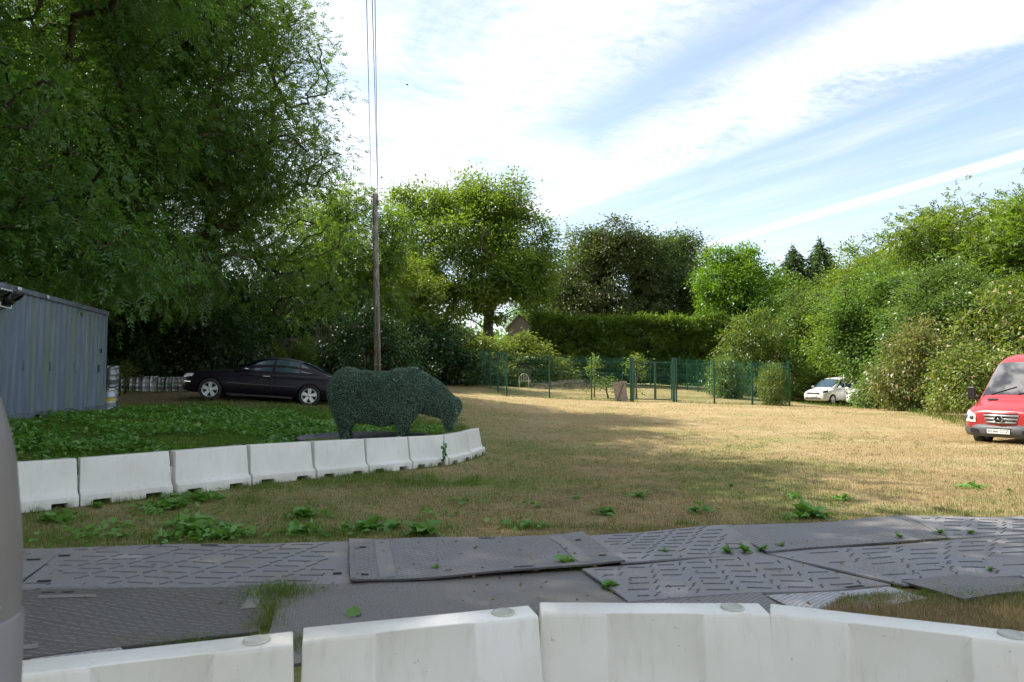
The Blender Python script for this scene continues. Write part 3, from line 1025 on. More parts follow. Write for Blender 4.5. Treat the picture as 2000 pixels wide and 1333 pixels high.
def plant(ms, name, label, cat, loc, leaf, bark, rotz=0.0, s=1.0, sz=None, group=None, lean=(0, 0)):
    tr, lim, cr = ms
    root = thing(name, label, cat, loc, (lean[0], lean[1], rotz), group, (s, s, sz or s))
    for nm, me, mt in (('trunk', tr, bark), ('branches', lim, bark), ('crown', cr, leaf)):
        o = link(nm, me, None, root)
        own_mat(o, mt)
        if nm != 'trunk':
            o['kind'] = 'stuff'
    return root


def ground_at(px, d, dz=-0.05):
    x = (px - CX) / FPX * d
    return Vector((x, d, gz1(x, d) + dz))


def ring_lobes(rg, n, R0, z0, z1, rr, rz, squash=1.0):
    """lobes arranged round an axis between two heights"""
    out = []
    for i in range(n):
        a = rg.random() * 6.28
        z = z0 + (z1 - z0) * (i + 0.5) / n
        k = R0 * (0.75 + 0.45 * rg.random()) * (1 - squash * abs((z - (z0 + z1) / 2) / (z1 - z0)) ** 2 * 1.6)
        out.append((math.cos(a) * k, math.sin(a) * k, z, rr * (0.75 + 0.5 * rg.random()), rr * (0.75 + 0.5 * rg.random()), rz * (0.75 + 0.5 * rg.random())))
    return out


# large ash trees on the left: tall, ragged, hanging low
rg = np.random.default_rng(101)
lob = ring_lobes(rg, 26, 4.3, 3.2, 18.5, 2.2, 2.0, 0.7) + [(0, 0, 8, 3, 3, 4), (0, 0, 14, 3.2, 3.2, 4), (0.5, 0, 20, 2.2, 2.2, 2)]
T_ASH1 = tree_meshes(1, lob, [(0, 0, 0), (0.1, 0, 2.5), (0.25, 0.1, 5), (0.1, 0.2, 8), (-0.1, 0.2, 11), (0.1, 0, 14), (0.2, 0, 17)], 880, 50, 0.95, 0.142, 0.052, 0.42, 'compound', 3.4, droop=0.22, cut=0.014)
rg = np.random.default_rng(102)
lob = ring_lobes(rg, 22, 3.4, 3.0, 18.5, 1.9, 2.1, 0.5) + [(0, 0, 20, 1.8, 1.8, 2.4)] + [(0.15, 0.1, z_, 0.75, 0.75, 1.3) for z_ in (4, 6, 8, 10, 12, 14, 16)] * 2
T_ASH2 = tree_meshes(2, lob, [(0, 0, 0), (-0.1, 0, 3), (0.1, 0.1, 6), (0.3, 0.2, 9), (0.1, 0.2, 12), (0, 0, 15), (0.1, 0, 18)], 600, 36, 0.85, 0.142, 0.054, 0.36, 'compound', 3.4, droop=0.2, cut=0.014)
lob = [(0, 0, 12, 5.0, 4.6, 2.6), (0.5, 0.5, 15.5, 5.2, 5, 2.4), (2, 1, 13, 4, 4, 2.2), (0, 0, 18, 3.5, 3.5, 2)]
T_HIGH = tree_meshes(12, lob, [(0, 0, 0), (0.05, 0, 3), (0, 0.05, 6), (0.1, 0, 9), (0, 0, 13)], 210, 60, 1.1, 0.34, 0.18, 0.34, 'simple', 9.2, edge=0.4, cut=0.02)  # crown kept above the view, shaped only for the shadow it throws
# broad spreading ash in the middle distance
rg = np.random.default_rng(103)
lob = [(-2.6, -2.0, 6.6, 2.6, 2.2, 1.7), (2.9, -1.6, 7.2, 2.4, 2.2, 1.6), (-5.0, 0.5, 5.6, 2.4, 2.4, 1.6), (0.4, -2.4, 8.6, 2.6, 2.0, 1.6), (-8.2, -0.5, 9.6, 2.2, 2.2, 2.2), (0, 1.5, 14, 3.2, 2.4, 3.0), (-5.5, 0, 8.5, 2.8, 3, 2.6), (-6.0, 1, 12, 2.6, 3, 2.6), (-4.5, -1, 15.5, 2.8, 2.8, 2.4), (-1.5, 1, 17.2, 2.6, 2.8, 2.2), (1.5, -1, 16.2, 2.6, 2.8, 2.4), (3.6, 0, 13.8, 2.8, 3, 2.3), (4.9, 0.5, 11.6, 2.5, 2.6, 2.2),
       (4.3, -1, 9.0, 2.1, 2.6, 1.8), (2.6, -2.5, 10.6, 2.7, 2.4, 2.2), (-1.5, -2.8, 12.6, 3.0, 2.4, 2.3), (-3.4, -3, 8.8, 2.6, 2.2, 2.0), (-6.5, -2, 5.2, 2.4, 2.4, 2.0), (-7.8, 0, 7.0, 2.2, 2.4, 2.2), (0, 2.6, 9, 3, 2, 3), (2.4, 2, 13, 3, 2, 2.5)]
lob = [(l_[0] - 0.9,) + tuple(l_[1:]) for l_ in lob]
T_ASH3 = tree_meshes(3, lob, [(0, 0, 0), (0.1, 0, 2.5), (-0.1, 0, 4.8), (0, 0, 6.2), (0.3, 0, 8), (0.6, 0, 10.5)], 720, 150, 0.95, 0.28, 0.13, 0.44, 'simple', 2.5, edge=0.5, droop=0.3, cut=0.02, holes=1.75)
# beech: dense, fine, dark
rg = np.random.default_rng(104)
lob = ring_lobes(rg, 16, 4.2, 5.0, 16.5, 2.5, 2.6, 0.9) + [(0, 0, 9, 4, 4, 5), (0, 0, 15.5, 3, 3, 3), (2.5, 0, 16, 2, 2, 2.3), (-2.6, 0, 15.6, 2, 2, 2.2)]
T_BEECH = tree_meshes(4, lob, [(0, 0, 0), (0, 0, 3), (0.1, 0, 6), (0, 0, 9), (0.1, 0, 13)], 680, 120, 0.9, 0.28, 0.15, 0.4, 'simple', 1.6, edge=0.6, droop=0.7, cut=0.02)
# round lime
lob = [(0, 0, 8.2, 3.3, 3.3, 4.6), (0, 0, 5.0, 3.5, 3.5, 3.2), (0.4, 0, 10.2, 2.4, 2.4, 2.6)]
T_LIME = tree_meshes(5, lob, [(0, 0, 0), (0, 0, 2), (0, 0, 5), (0, 0, 8)], 560, 95, 0.62, 0.24, 0.13, 0.25, 'simple', 1.5, edge=0.78, droop=0.45, cut=0.03, holes=2.6)
# mixed broadleaf tree for the wood on the right
rg = np.random.default_rng(106)
lob = ring_lobes(rg, 15, 2.6, 3.0, 10.5, 1.7, 1.6, 1.0) + [(0, 0, 6, 2.6, 2.6, 3), (0.3, 0.2, 11, 1.8, 1.8, 1.6)]
T_MIX = tree_meshes(6, lob, [(0, 0, 0), (0.1, 0, 2), (0, 0.1, 4), (0.1, 0, 6.5), (0.1, 0, 9)], 380, 115, 0.72, 0.22, 0.105, 0.2, 'simple', 0.8, edge=0.6, cut=0.014)
rg = np.random.default_rng(107)
lob = ring_lobes(rg, 18, 3.0, 2.2, 11.5, 1.5, 1.3, 0.9) + [(0, 0, 6, 2.4, 2.4, 3), (0, 0, 12, 1.6, 1.6, 1.5)]
T_FEATH = tree_meshes(7, lob, [(0, 0, 0), (-0.1, 0, 2), (0, 0.1, 4), (-0.1, 0, 7), (0.1, 0, 10)], 620, 20, 0.85, 0.2, 0.08, 0.22, 'compound', 0.8, edge=0.58, droop=0.35, cut=0.012)
# bush, leafy to the ground
rg = np.random.default_rng(108)
lob = [(0, 0, 1.1, 1.5, 1.5, 1.2), (0.7, 0.3, 1.8, 1.0, 1.0, 0.9), (-0.6, -0.4, 1.9, 1.0, 1.0, 1.0), (-0.9, 0.5, 0.9, 1.0, 1.0, 0.9), (0.9, -0.6, 0.9, 1.0, 1.0, 0.9), (0.1, 0, 2.5, 0.7, 0.7, 0.6)]
T_BUSH = tree_meshes(8, lob, [(0, 0, 0), (0.02, 0, 0.4), (0, 0.05, 0.9), (0.1, 0, 1.5)], 380, 50, 0.36, 0.12, 0.062, 0.07, 'simple', 0.05, edge=0.6, tip=0.006, cut=0.007)
rg = np.random.default_rng(109)
lob = [(0, 0, 1.0, 1.5, 1.4, 1.2), (0.8, 0.2, 1.5, 1.0, 1.0, 1.0), (-0.8, -0.2, 1.6, 1.0, 1.1, 1.0), (0, -0.8, 0.8, 1.2, 0.9, 0.9), (0.2, 0.4, 2.3, 0.8, 0.8, 0.7), (-1.4, 0, 0.8, 0.8, 0.9, 0.8), (1.5, 0, 0.7, 0.8, 0.9, 0.7)]
T_BUSH2 = tree_meshes(9, lob, [(0, 0, 0), (-0.02, 0, 0.4), (0, -0.05, 0.9), (-0.1, 0, 1.4)], 400, 46, 0.34, 0.13, 0.07, 0.08, 'simple', 0.03, edge=0.62, droop=0.5, tip=0.006, cut=0.007)
# slim sapling
lob = [(0, 0, 1.3, 0.4, 0.4, 0.8), (0.1, 0, 2.1, 0.3, 0.3, 0.5), (-0.2, 0, 0.8, 0.4, 0.4, 0.4)]
T_SAP = tree_meshes(10, lob, [(0, 0, 0), (0.03, 0, 0.8), (0, 0.03, 1.6), (0.05, 0, 2.4)], 60, 22, 0.22, 0.11, 0.06, 0.03, 'simple', 0.3, tip=0.005)


def conifer(seed, H, Rb, levels):
    rg = np.random.default_rng(seed)
    Bs, Ds = [], []
    for k in range(levels):
        z = H * (0.1 + 0.9 * k / levels)
        rad = Rb * (1 - (k / levels) ** 3.2) * (0.75 + 0.5 * rg.random()) + 0.12
        nb = 7 if k < levels * 0.8 else 5
        a0 = rg.random() * 6.28
        for i in range(nb):
            a = a0 + i * 6.28 / nb + rg.normal() * 0.2
            d = np.array([math.cos(a), math.sin(a), 0])
            L = rad * (0.7 + 0.45 * rg.random())
            ns = max(5, int(L * 10))
            for s in np.linspace(0.15, 1, ns):
                p = d * L * s + [0, 0, z + 0.12 * L * s - 0.42 * L * s * s]
                for q_ in range(4):
                    Bs.append(p + rg.normal(size=3) * 0.09)
                    Ds.append(d * 0.6 + rg.normal(size=3) * 0.5 + [0, 0, -0.35])
    for q_ in range(60):
        Bs.append(np.array([0, 0, H * (0.93 + 0.08 * rg.random())]) + rg.normal(size=3) * 0.06); Ds.append(rg.normal(size=3) * 0.4 + [0, 0, 0.8])
    B = np.array(Bs); D = unit(np.array(Ds))
    n = len(B)
    V, F = leaf_arrays(B, D, unit(rg.normal(size=(n, 3)) + [0, 0, 1]), 0.42 * (0.6 + 0.8 * rg.random(n)), 0.14 * (0.7 + 0.6 * rg.random(n)))
    cr = mesh_np('crown', V, F)
    tr = MB().tube([(0, 0, 0), (0, 0, H * 0.5), (0, 0, H * 0.97)], [0.22, 0.13, 0.02], 8).mesh('trunk', True)
    return tr, cr


def plant_conifer(ms, label, loc, s=1.0, rotz=0.0):
    root = thing('conifer_tree', label, 'tree', loc, (0, 0, rotz), 'conifers above the wood', (s, s, s))
    o = link('trunk', ms[0], None, root); own_mat(o, BARK_D)
    o = link('crown', ms[1], None, root); own_mat(o, L_CON); o['kind'] = 'stuff'


# --- left side: three big ashes in view, those that go on outside the frame, one added for shade
GA = 'tall ash trees on the left bank'
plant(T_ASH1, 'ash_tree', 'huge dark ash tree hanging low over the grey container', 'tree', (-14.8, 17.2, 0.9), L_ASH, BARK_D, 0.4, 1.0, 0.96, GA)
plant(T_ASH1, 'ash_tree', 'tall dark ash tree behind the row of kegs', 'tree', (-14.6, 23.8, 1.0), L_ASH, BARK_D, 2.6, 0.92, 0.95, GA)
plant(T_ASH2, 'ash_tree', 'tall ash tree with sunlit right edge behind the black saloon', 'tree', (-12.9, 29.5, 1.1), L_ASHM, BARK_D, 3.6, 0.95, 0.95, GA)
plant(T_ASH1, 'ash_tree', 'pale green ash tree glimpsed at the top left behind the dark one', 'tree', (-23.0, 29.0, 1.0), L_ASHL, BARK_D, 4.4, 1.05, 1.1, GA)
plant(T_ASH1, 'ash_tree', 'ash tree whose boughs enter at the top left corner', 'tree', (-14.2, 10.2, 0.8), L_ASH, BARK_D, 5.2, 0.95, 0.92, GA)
plant(T_HIGH, 'ash_tree', 'unseen high crowned ash added to shade the near track', 'tree', (-6.4, 6.3, 0.3), L_ASH, BARK_D, 0.0, 1.0, 1.0, GA)  # out of view, added for its shade on the track
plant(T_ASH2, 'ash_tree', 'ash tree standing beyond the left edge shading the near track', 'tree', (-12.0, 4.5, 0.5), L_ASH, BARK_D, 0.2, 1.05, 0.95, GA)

# --- centre
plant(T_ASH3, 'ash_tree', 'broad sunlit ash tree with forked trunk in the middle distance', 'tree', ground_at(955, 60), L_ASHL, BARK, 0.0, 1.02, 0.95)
plant(T_FEATH, 'hazel_tree', 'yellow green leaning tree behind the telegraph pole', 'tree', ground_at(668, 43), L_ASHM, BARK_D, 0.5, 0.95, 1.0)
plant(T_MIX, 'thicket_tree', 'low sunlit tree between the telegraph pole and the broad ash', 'tree', ground_at(770, 52), L_ASHL, BARK_D, 2.2, 0.95, 0.85)
plant(T_BEECH, 'beech_tree', 'dark olive beech left of the pair behind the long hedge', 'tree', ground_at(1190, 80), L_BEECH, BARK, 0.3, 1.12, 1.0, 'beeches behind the hedge')
plant(T_BEECH, 'beech_tree', 'darkest broad beech right of the pair behind the long hedge', 'tree', ground_at(1300, 84), L_BEECH, BARK_D, 2.5, 1.15, 1.02, 'beeches behind the hedge')
plant(T_FEATH, 'birch_tree', 'thin see-through tree above the chimney behind the hedge', 'tree', ground_at(1068, 96), L_WILLOW, BARK, 1.1, 1.2, 1.2)
plant(T_LIME, 'lime_tree', 'rounded bright green lime tree right of the dark beeches', 'tree', ground_at(1440, 62), L_LIME, BARK_D, 0.0, 1.0, 1.0)
CON = conifer(11, 16.0, 3.7, 40)
plant_conifer(CON, 'shorter dark conifer tip beside the rounded lime tree', ground_at(1553, 72), 0.95, 0)
plant_conifer(CON, 'taller dark conifer tip above the wood at the right', ground_at(1607, 72), 1.0, 1.4)

# --- wood on the right
plant(T_MIX, 'wood_tree', 'far green tree in the gap between lime tree and conifers', 'tree', ground_at(1532, 69), L_ASHM, BARK_D, 1.7, 1.05, 1.0, 'trees of the wood at the right')
plant(T_MIX, 'wood_tree', 'full rounded tree left of the tallest ash', 'tree', ground_at(1842, 44), L_ASHL, BARK_D, 4.2, 0.95, 1.02, 'trees of the wood at the right')
plant(T_MIX, 'wood_tree', 'full bright tree behind the tallest ash at the right edge', 'tree', ground_at(1985, 43), L_ASHL, BARK_D, 0.2, 1.1, 1.1, 'trees of the wood at the right')
plant(T_MIX, 'wood_tree', 'bright green tree between reddish topped tree and tallest ash', 'tree', ground_at(1720, 57), L_ASHL, BARK_D, 2.9, 1.1, 1.08, 'trees of the wood at the right')
GR = 'trees of the wood at the right'
plant(T_FEATH, 'ash_tree', 'tallest feathery ash at the far right behind the red van', 'tree', ground_at(1905, 39), L_ASHL, BARK, 0.4, 1.02, 0.95, GR)
plant(T_FEATH, 'ash_tree', 'feathery ash cut by the right edge', 'tree', ground_at(2040, 37), L_ASHL, BARK, 2.4, 0.95, 0.92, GR)
plant(T_FEATH, 'ash_tree', 'yellow green ash between the conifers and the tallest ash', 'tree', ground_at(1745, 47), L_ASHL, BARK, 4.0, 0.92, 0.86, GR)
plant(T_MIX, 'maple_tree', 'mid green tree with reddish top right of the conifers', 'tree', ground_at(1665, 52), L_MAPLE, BARK_D, 1.0, 1.0, 0.88, GR)
plant(T_MIX, 'wood_tree', 'grey green tree in front of the conifers', 'tree', ground_at(1585, 54), L_WILLOW, BARK_D, 3.2, 0.82, 0.7, GR)
plant(T_MIX, 'wood_tree', 'dark green tree behind the red van roof', 'tree', ground_at(1965, 31), L_ASHL, BARK_D, 5.0, 0.62, 0.5, GR)
plant(T_MIX, 'wood_tree', 'broad green tree over the parked white vehicles', 'tree', ground_at(1750, 38), L_WILLOW, BARK_D, 2.0, 0.85, 0.66, GR)
plant(T_MIX, 'wood_tree', 'leafy green tree left of the clematis thicket', 'tree', ground_at(1690, 41), L_ASHL, BARK_D, 0.3, 0.72, 0.6, GR)
plant(T_MIX, 'wood_tree', 'small dark tree in the gap above the clematis', 'tree', ground_at(1845, 33), L_WILLOW, BARK_D, 0.9, 0.68, 0.62, GR)
plant(T_BUSH, 'maple_bush', 'yellow green maple bush with dry top right of the hedge', 'shrub', ground_at(1476, 49), L_MAPLE, BARK_D, 0.0, 1.5, 2.05)
plant(T_BUSH2, 'elder_bush', 'dark leafy bush between maple bush and lime tree', 'shrub', ground_at(1552, 53), L_ASHM, BARK_D, 2.0, 1.7, 1.9)
plant(T_BUSH, 'elder_bush', 'bright bush left of the parked white car', 'shrub', ground_at(1568, 48.5), L_ELDER, BARK_D, 1.0, 1.05, 0.95)
plant(T_BUSH2, 'willow_bush', 'bush hanging over the right of the two parked white vehicles', 'shrub', ground_at(1772, 37.0), L_WILLOW, BARK_D, 1.0, 1.25, 1.25)
plant(T_BUSH2, 'willow_bush', 'tall bush behind the parked white vehicles', 'shrub', ground_at(1640, 52), L_ASHL, BARK_D, 4.0, 2.2, 2.0)
plant(T_BUSH, 'clematis_thicket', 'brown flowering clematis thicket left of the van', 'shrub', ground_at(1795, 29.5), L_CLEMB, BARK_D, 0.6, 1.05, 1.32)
plant(T_BUSH2, 'clematis_thicket', 'yellowish clematis thicket directly behind the van bonnet', 'shrub', ground_at(1895, 24.5), L_CLEM, BARK_D, 1.6, 0.86, 0.92)
plant(T_BUSH, 'clematis_thicket', 'creamy clematis draped high above the van mirror', 'shrub', ground_at(1975, 29), L_CLEM, BARK_D, 2.9, 1.35, 1.75)
plant(T_BUSH2, 'bramble_bush', 'dark bramble at the foot of the wood', 'shrub', ground_at(1752, 33.5), L_WILLOW, BARK_D, 0.0, 0.95, 0.95)

# --- enclosure and hedge surroundings
plant(T_BUSH2, 'elder_bush', 'bright elder bush behind the left side of the green fence', 'shrub', ground_at(1008, 49.5), L_ELDER, BARK_D, 0.5, 2.0, 1.3)
plant(T_BUSH, 'elder_bush', 'bright elder bough drooping left of the green fence', 'shrub', ground_at(912, 48.5), L_ELDER, BARK_D, 2.5, 1.0, 1.35)
plant(T_BUSH, 'garden_shrub', 'yellow green shrub at the right end of the green fence', 'shrub', ground_at(1507, 36.9), L_ELDER, BARK_D, 1.5, 0.52, 0.76)
plant(T_BUSH2, 'garden_shrub', 'pale shrub inside the right half of the green fence', 'shrub', ground_at(1420, 44), L_WILLOW, BARK_D, 1.0, 0.8, 0.95)
plant(T_SAP, 'sapling', 'young sapling behind the third fence post', 'sapling', ground_at(1160, 39), L_ELDER, BARK, 0.0, 1.05, 1.0)
plant(T_SAP, 'sapling', 'tall sapling rising behind the gate', 'sapling', ground_at(1243, 39), L_ELDER, BARK, 2.0, 1.25, 1.08)
plant(T_SAP, 'sapling', 'leaning sapling left of the wooden board', 'sapling', ground_at(1188, 38.8), L_ELDER, BARK, 4.0, 1.3, 0.55, lean=(0.0, 0.35))

# --- dark undergrowth behind kegs and saloon
GU = 'dark undergrowth under the ash trees'
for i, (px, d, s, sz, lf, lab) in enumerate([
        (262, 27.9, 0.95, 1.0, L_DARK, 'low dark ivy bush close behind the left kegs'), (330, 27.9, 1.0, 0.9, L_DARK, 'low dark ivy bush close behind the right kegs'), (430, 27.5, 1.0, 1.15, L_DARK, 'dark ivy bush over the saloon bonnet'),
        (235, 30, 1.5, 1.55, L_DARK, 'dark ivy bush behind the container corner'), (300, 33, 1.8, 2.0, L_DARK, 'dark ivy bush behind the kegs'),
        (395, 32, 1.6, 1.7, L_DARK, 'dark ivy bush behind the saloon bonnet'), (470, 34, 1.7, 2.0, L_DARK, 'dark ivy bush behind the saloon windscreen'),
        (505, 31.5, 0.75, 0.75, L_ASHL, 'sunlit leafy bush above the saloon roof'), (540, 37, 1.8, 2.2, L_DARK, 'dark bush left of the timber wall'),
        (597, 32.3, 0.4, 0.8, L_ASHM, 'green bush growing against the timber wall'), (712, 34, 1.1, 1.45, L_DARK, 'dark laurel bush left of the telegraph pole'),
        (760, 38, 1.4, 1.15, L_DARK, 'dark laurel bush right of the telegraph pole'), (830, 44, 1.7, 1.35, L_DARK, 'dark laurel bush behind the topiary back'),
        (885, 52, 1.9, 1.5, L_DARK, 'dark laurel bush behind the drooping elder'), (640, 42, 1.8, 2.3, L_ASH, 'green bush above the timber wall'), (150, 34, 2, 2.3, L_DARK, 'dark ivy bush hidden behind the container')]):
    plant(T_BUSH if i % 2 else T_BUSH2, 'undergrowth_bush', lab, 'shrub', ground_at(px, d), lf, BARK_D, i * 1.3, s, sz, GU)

# --- long cypress hedge behind the enclosure
rg = np.random.default_rng(55)
ha, hb = ground_at(1040, 58), ground_at(1500, 60)
hroot = thing('cypress_hedge', 'long clipped cypress hedge behind the green fence', 'hedge', ha)
Lh = (hb - ha).length
hd = (hb - ha).normalized()
Hh = 5.0
core = MB()
rows = []
for k in range(9):
    z = Hh * k / 8 * 0.95
    w = 0.95 * (1 - 0.25 * (k / 8) ** 3)
    rows.append((z, w))
pts = []
for z, w in rows:
    pts.append([(x, -w, z) for x in np.linspace(0, Lh, 40)])
for z, w in reversed(rows):
    pts.append([(x, w, z) for x in np.linspace(0, Lh, 40)])
core.grid(pts)
yaw = math.atan2(hd.y, hd.x)
hroot.rotation_euler = (0, 0, yaw)
link('inner_growth', core.mesh('hedge_core'), simple('hedge_inside', (0.02, 0.03, 0.012), 0.95), hroot)
n = 1900
X = rg.random(n) * Lh
face = rg.random(n)
zz = np.where(face < 0.62, rg.random(n) ** 0.8 * Hh, Hh + rg.normal(size=n) * 0.15)
yy = np.where(face < 0.62, -1.15 + 0.25 * (zz / Hh) ** 3, rg.uniform(-1.1, 1.1, n)) + (fnoise(X * 0.7, zz * 0.7, 77) - 0.5) * 1.5
zz = zz + (fnoise(X * 0.45, X * 0 + 3.0, 78) - 0.5) * 1.1 * (zz / Hh)
Cc = np.stack([X, yy, zz], 1)
per = 34
idx = np.repeat(np.arange(n), per); m_ = len(idx)
dirc = unit(np.stack([rg.normal(size=n) * 0.5, -0.7 + 0 * X, 0.75 + 0.3 * rg.normal(size=n)], 1))
tt = rg.random(m_)
Bp = Cc[idx] + dirc[idx] * (tt * 0.75)[:, None] + rg.normal(size=(m_, 3)) * 0.13
Dp = unit(dirc[idx] + rg.normal(size=(m_, 3)) * 0.5 + [0, 0, -0.1])
V, F = leaf_arrays(Bp, Dp, unit(rg.normal(size=(m_, 3)) + [0, -0.3, 0.8]), 0.3 * (0.6 + 0.8 * rg.random(m_)), 0.1 * (0.7 + 0.6 * rg.random(m_)))
o = link('foliage', mesh_np('hedge_foliage', V, F), L_HEDGE, hroot); o['kind'] = 'stuff'

# far woods that close the horizon
rg = np.random.default_rng(56)
fw = []
for k in range(260):
    a = rg.uniform(-1.1, 1.1)
    d = rg.uniform(105, 150)
    fw.append((math.sin(a) * d, math.cos(a) * d, rg.uniform(2, 9)))
Cc = np.array(fw)
V, F = None, None
m_ = 260 * 150
idx = np.repeat(np.arange(260), 150)
Bp = Cc[idx] + rg.normal(size=(m_, 3)) * [2.6, 2.6, 2.2]
Bp[:, 2] = np.maximum(Bp[:, 2], 0.3)
V, F = leaf_arrays(Bp, unit(rg.normal(size=(m_, 3))), unit(rg.normal(size=(m_, 3)) + [0, 0, 1]), 1.1 * (0.6 + 0.8 * rg.random(m_)), 0.7 * (0.7 + 0.6 * rg.random(m_)))
o = link('distant_wood', mesh_np('distant_wood', V, F), L_ASH)
tag(o, 'distant line of woodland behind the trees', 'woodland', kind='stuff')

# ------------------------------------------------------------------ shipping container
m, N = base_mat('container_paint')
tcn = N.n('ShaderNodeTexCoord'); P = tcn.outputs['Object']
mp = N.n('ShaderNodeMapping'); mp.inputs['Scale'].default_value = (2.2, 2.2, 0.16); N.l(P, mp.inputs[0])
mp2 = N.n('ShaderNodeMapping'); mp2.inputs['Scale'].default_value = (5, 5, 0.5); N.l(P, mp2.inputs[0])
st1 = N.noise(mp.outputs[0], 2.2, 5, 0.6); st2 = N.noise(mp2.outputs[0], 2.5, 6, 0.7)
c = N.mix(N.sstep(st2, 0.3, 0.7), (0.1, 0.13, 0.175, 1), (0.165, 0.2, 0.245, 1))
c = N.mix(N.math('MULTIPLY', N.sstep(st1, 0.44, 0.68), 0.62), c, (0.14, 0.19, 0.1, 1))
c = N.mix(N.math('MULTIPLY', N.sstep(st1, 0.62, 0.78), 0.5), c, (0.21, 0.24, 0.1, 1))
mp3 = N.n('ShaderNodeMapping'); mp3.inputs['Scale'].default_value = (7, 7, 0.25); N.l(P, mp3.inputs[0])
st3 = N.noise(mp3.outputs[0], 1.7, 5, 0.65)
c = N.mix(N.math('MULTIPLY', N.sstep(st3, 0.55, 0.75), 0.55), c, (0.3, 0.33, 0.35, 1))
c = N.mix(N.math('MULTIPLY', N.sstep(st3, 0.42, 0.25), 0.45), c, (0.075, 0.085, 0.09, 1))
ru = N.noise(P, 7, 3, 0.6)
c = N.mix(N.math('MULTIPLY', N.sstep(ru, 0.72, 0.76), 0.9), c, (0.05, 0.03, 0.02, 1))
pbsdf(N, c, 0.55, 0, 0.4, bump(N, N.noise(P, 2.0, 3), 0.2, 0.03))
M_CONT = m
M_CONTD = simple('container_rail', (0.13, 0.155, 0.19), 0.6, var=0.35, scale=3, dirt=(0.07, 0.06, 0.045), dscale=4)
M_BLACK = simple('black_plastic', (0.012, 0.012, 0.014), 0.45, var=0.2)
M_WHITE = simple('white_paint', (0.72, 0.73, 0.72), 0.5, var=0.12, dirt=(0.3, 0.28, 0.24))

ca, cb = Vector((-9.3, 12.4, 0)), Vector((-10.52, 17.72, 0))      # foot of the visible long side
cdir = (cb - ca).normalized()
c0 = cb - cdir * 6.06
cz0 = 0.76
# local x along the long side towards the far end, local y to the left (away), face at y = 0
croot = thing('shipping_container', 'grey blue corrugated shipping container with green algae streaks', 'container', (c0.x, c0.y, cz0), (0, 0, math.atan2(cdir.y, cdir.x)))
CLn, CWd, CHt = 6.06, 2.44, 2.59


def corrugated(length, z0, z1, depth=0.036, pitch=0.278):
    xs_, x, k = [], 0.0, 0
    prof = []
    while x < length:
        for dx, y in ((0, 0), (0.07, 0), (0.139, depth), (0.209, depth)):
            if x + dx <= length:
                prof.append((x + dx, y))
        x += pitch
    prof.append((length, 0))
    return MB().grid([[(a, b, z) for a, b in prof] for z in (z0, z1)])


link('side_panel', corrugated(CLn - 0.26, 0.17, CHt - 0.09).mesh('corr_side'), M_CONT, croot, (0.13, 0.02, 0))
pb = corrugated(CLn - 0.26, 0.17, CHt - 0.09).mesh('corr_back')
link('rear_panel', pb, M_CONT, croot, (CLn - 0.13, CWd - 0.02, 0), (0, 0, math.pi))
link('end_panel', corrugated(CWd - 0.26, 0.17, CHt - 0.09).mesh('corr_end'), M_CONT, croot, (CLn - 0.02, 0.13, 0), (0, 0, math.pi / 2))
link('end_panel', corrugated(CWd - 0.26, 0.17, CHt - 0.09).mesh('corr_end2'), M_CONT, croot, (0.02, CWd - 0.13, 0), (0, 0, -math.pi / 2))
link('roof_panel', MB().box((CLn / 2, CWd / 2, CHt - 0.03), (CLn - 0.1, CWd - 0.1, 0.03)).mesh('roof'), M_CONTD, croot)
for x in (0.065, CLn - 0.065):
    for y in (0.065, CWd - 0.065):
        link('corner_post', MB().box((0, 0, CHt / 2), (0.13, 0.13, CHt - 0.24)).mesh('post', False, 0.012), M_CONT, croot, (x, y, 0))
        for z in (0.06, CHt - 0.06):
            cp = link('corner_casting', MB().box((0, 0, 0), (0.178, 0.162, 0.118)).mesh('casting', False, 0.01), M_CONTD, croot, (x, y, z))
for y in (0.035, CWd - 0.035):
    link('top_rail', MB().box((CLn / 2, 0, 0), (CLn - 0.3, 0.07, 0.1)).mesh('rail', False, 0.008), M_CONTD, croot, (0, y - 0.012, CHt - 0.05))
    # bottom rail broken by a fork pocket
    for xa, xb in ((0.15, 2.05), (2.42, 3.62), (3.99, CLn - 0.15)):
        link('bottom_rail', MB().box(((xa + xb) / 2, 0, 0), (xb - xa, 0.075, 0.15)).mesh('rail', False, 0.008), M_CONTD, croot, (0, y - 0.01, 0.095))
    for xa in (2.235, 3.805):
        link('fork_pocket', MB().box((xa, 0, 0), (0.36, 0.03, 0.06)).mesh('pocket'), M_CONTD, croot, (0, y + 0.01, 0.135))
link('floor_panel', MB().box((CLn / 2, CWd / 2, 0.14), (CLn - 0.2, CWd - 0.2, 0.04)).mesh('floor'), M_CONTD, croot)
for x in (1.55, 2.75, 4.05, 5.62):
    link('tie_bar', MB().box((x, 0.0, 1.1), (0.055, 0.03, 0.2)).mesh('tie', False, 0.006), M_CONTD, croot, (0, 0.012, 0))
for x, z, w in ((1.12, CHt + 0.012, 0.16), (2.35, CHt + 0.0, 0.1)):
    link('sticker', MB().box((x, -0.052, z - 0.05), (w, 0.006, 0.055)).mesh('sticker'), M_WHITE, croot)
link('door_latch', MB().box((CLn - 0.4, 0.0, 1.55), (0.03, 0.03, 0.12)).mesh('latch', False, 0.004), simple('latch_blue', (0.02, 0.05, 0.2), 0.4), croot)

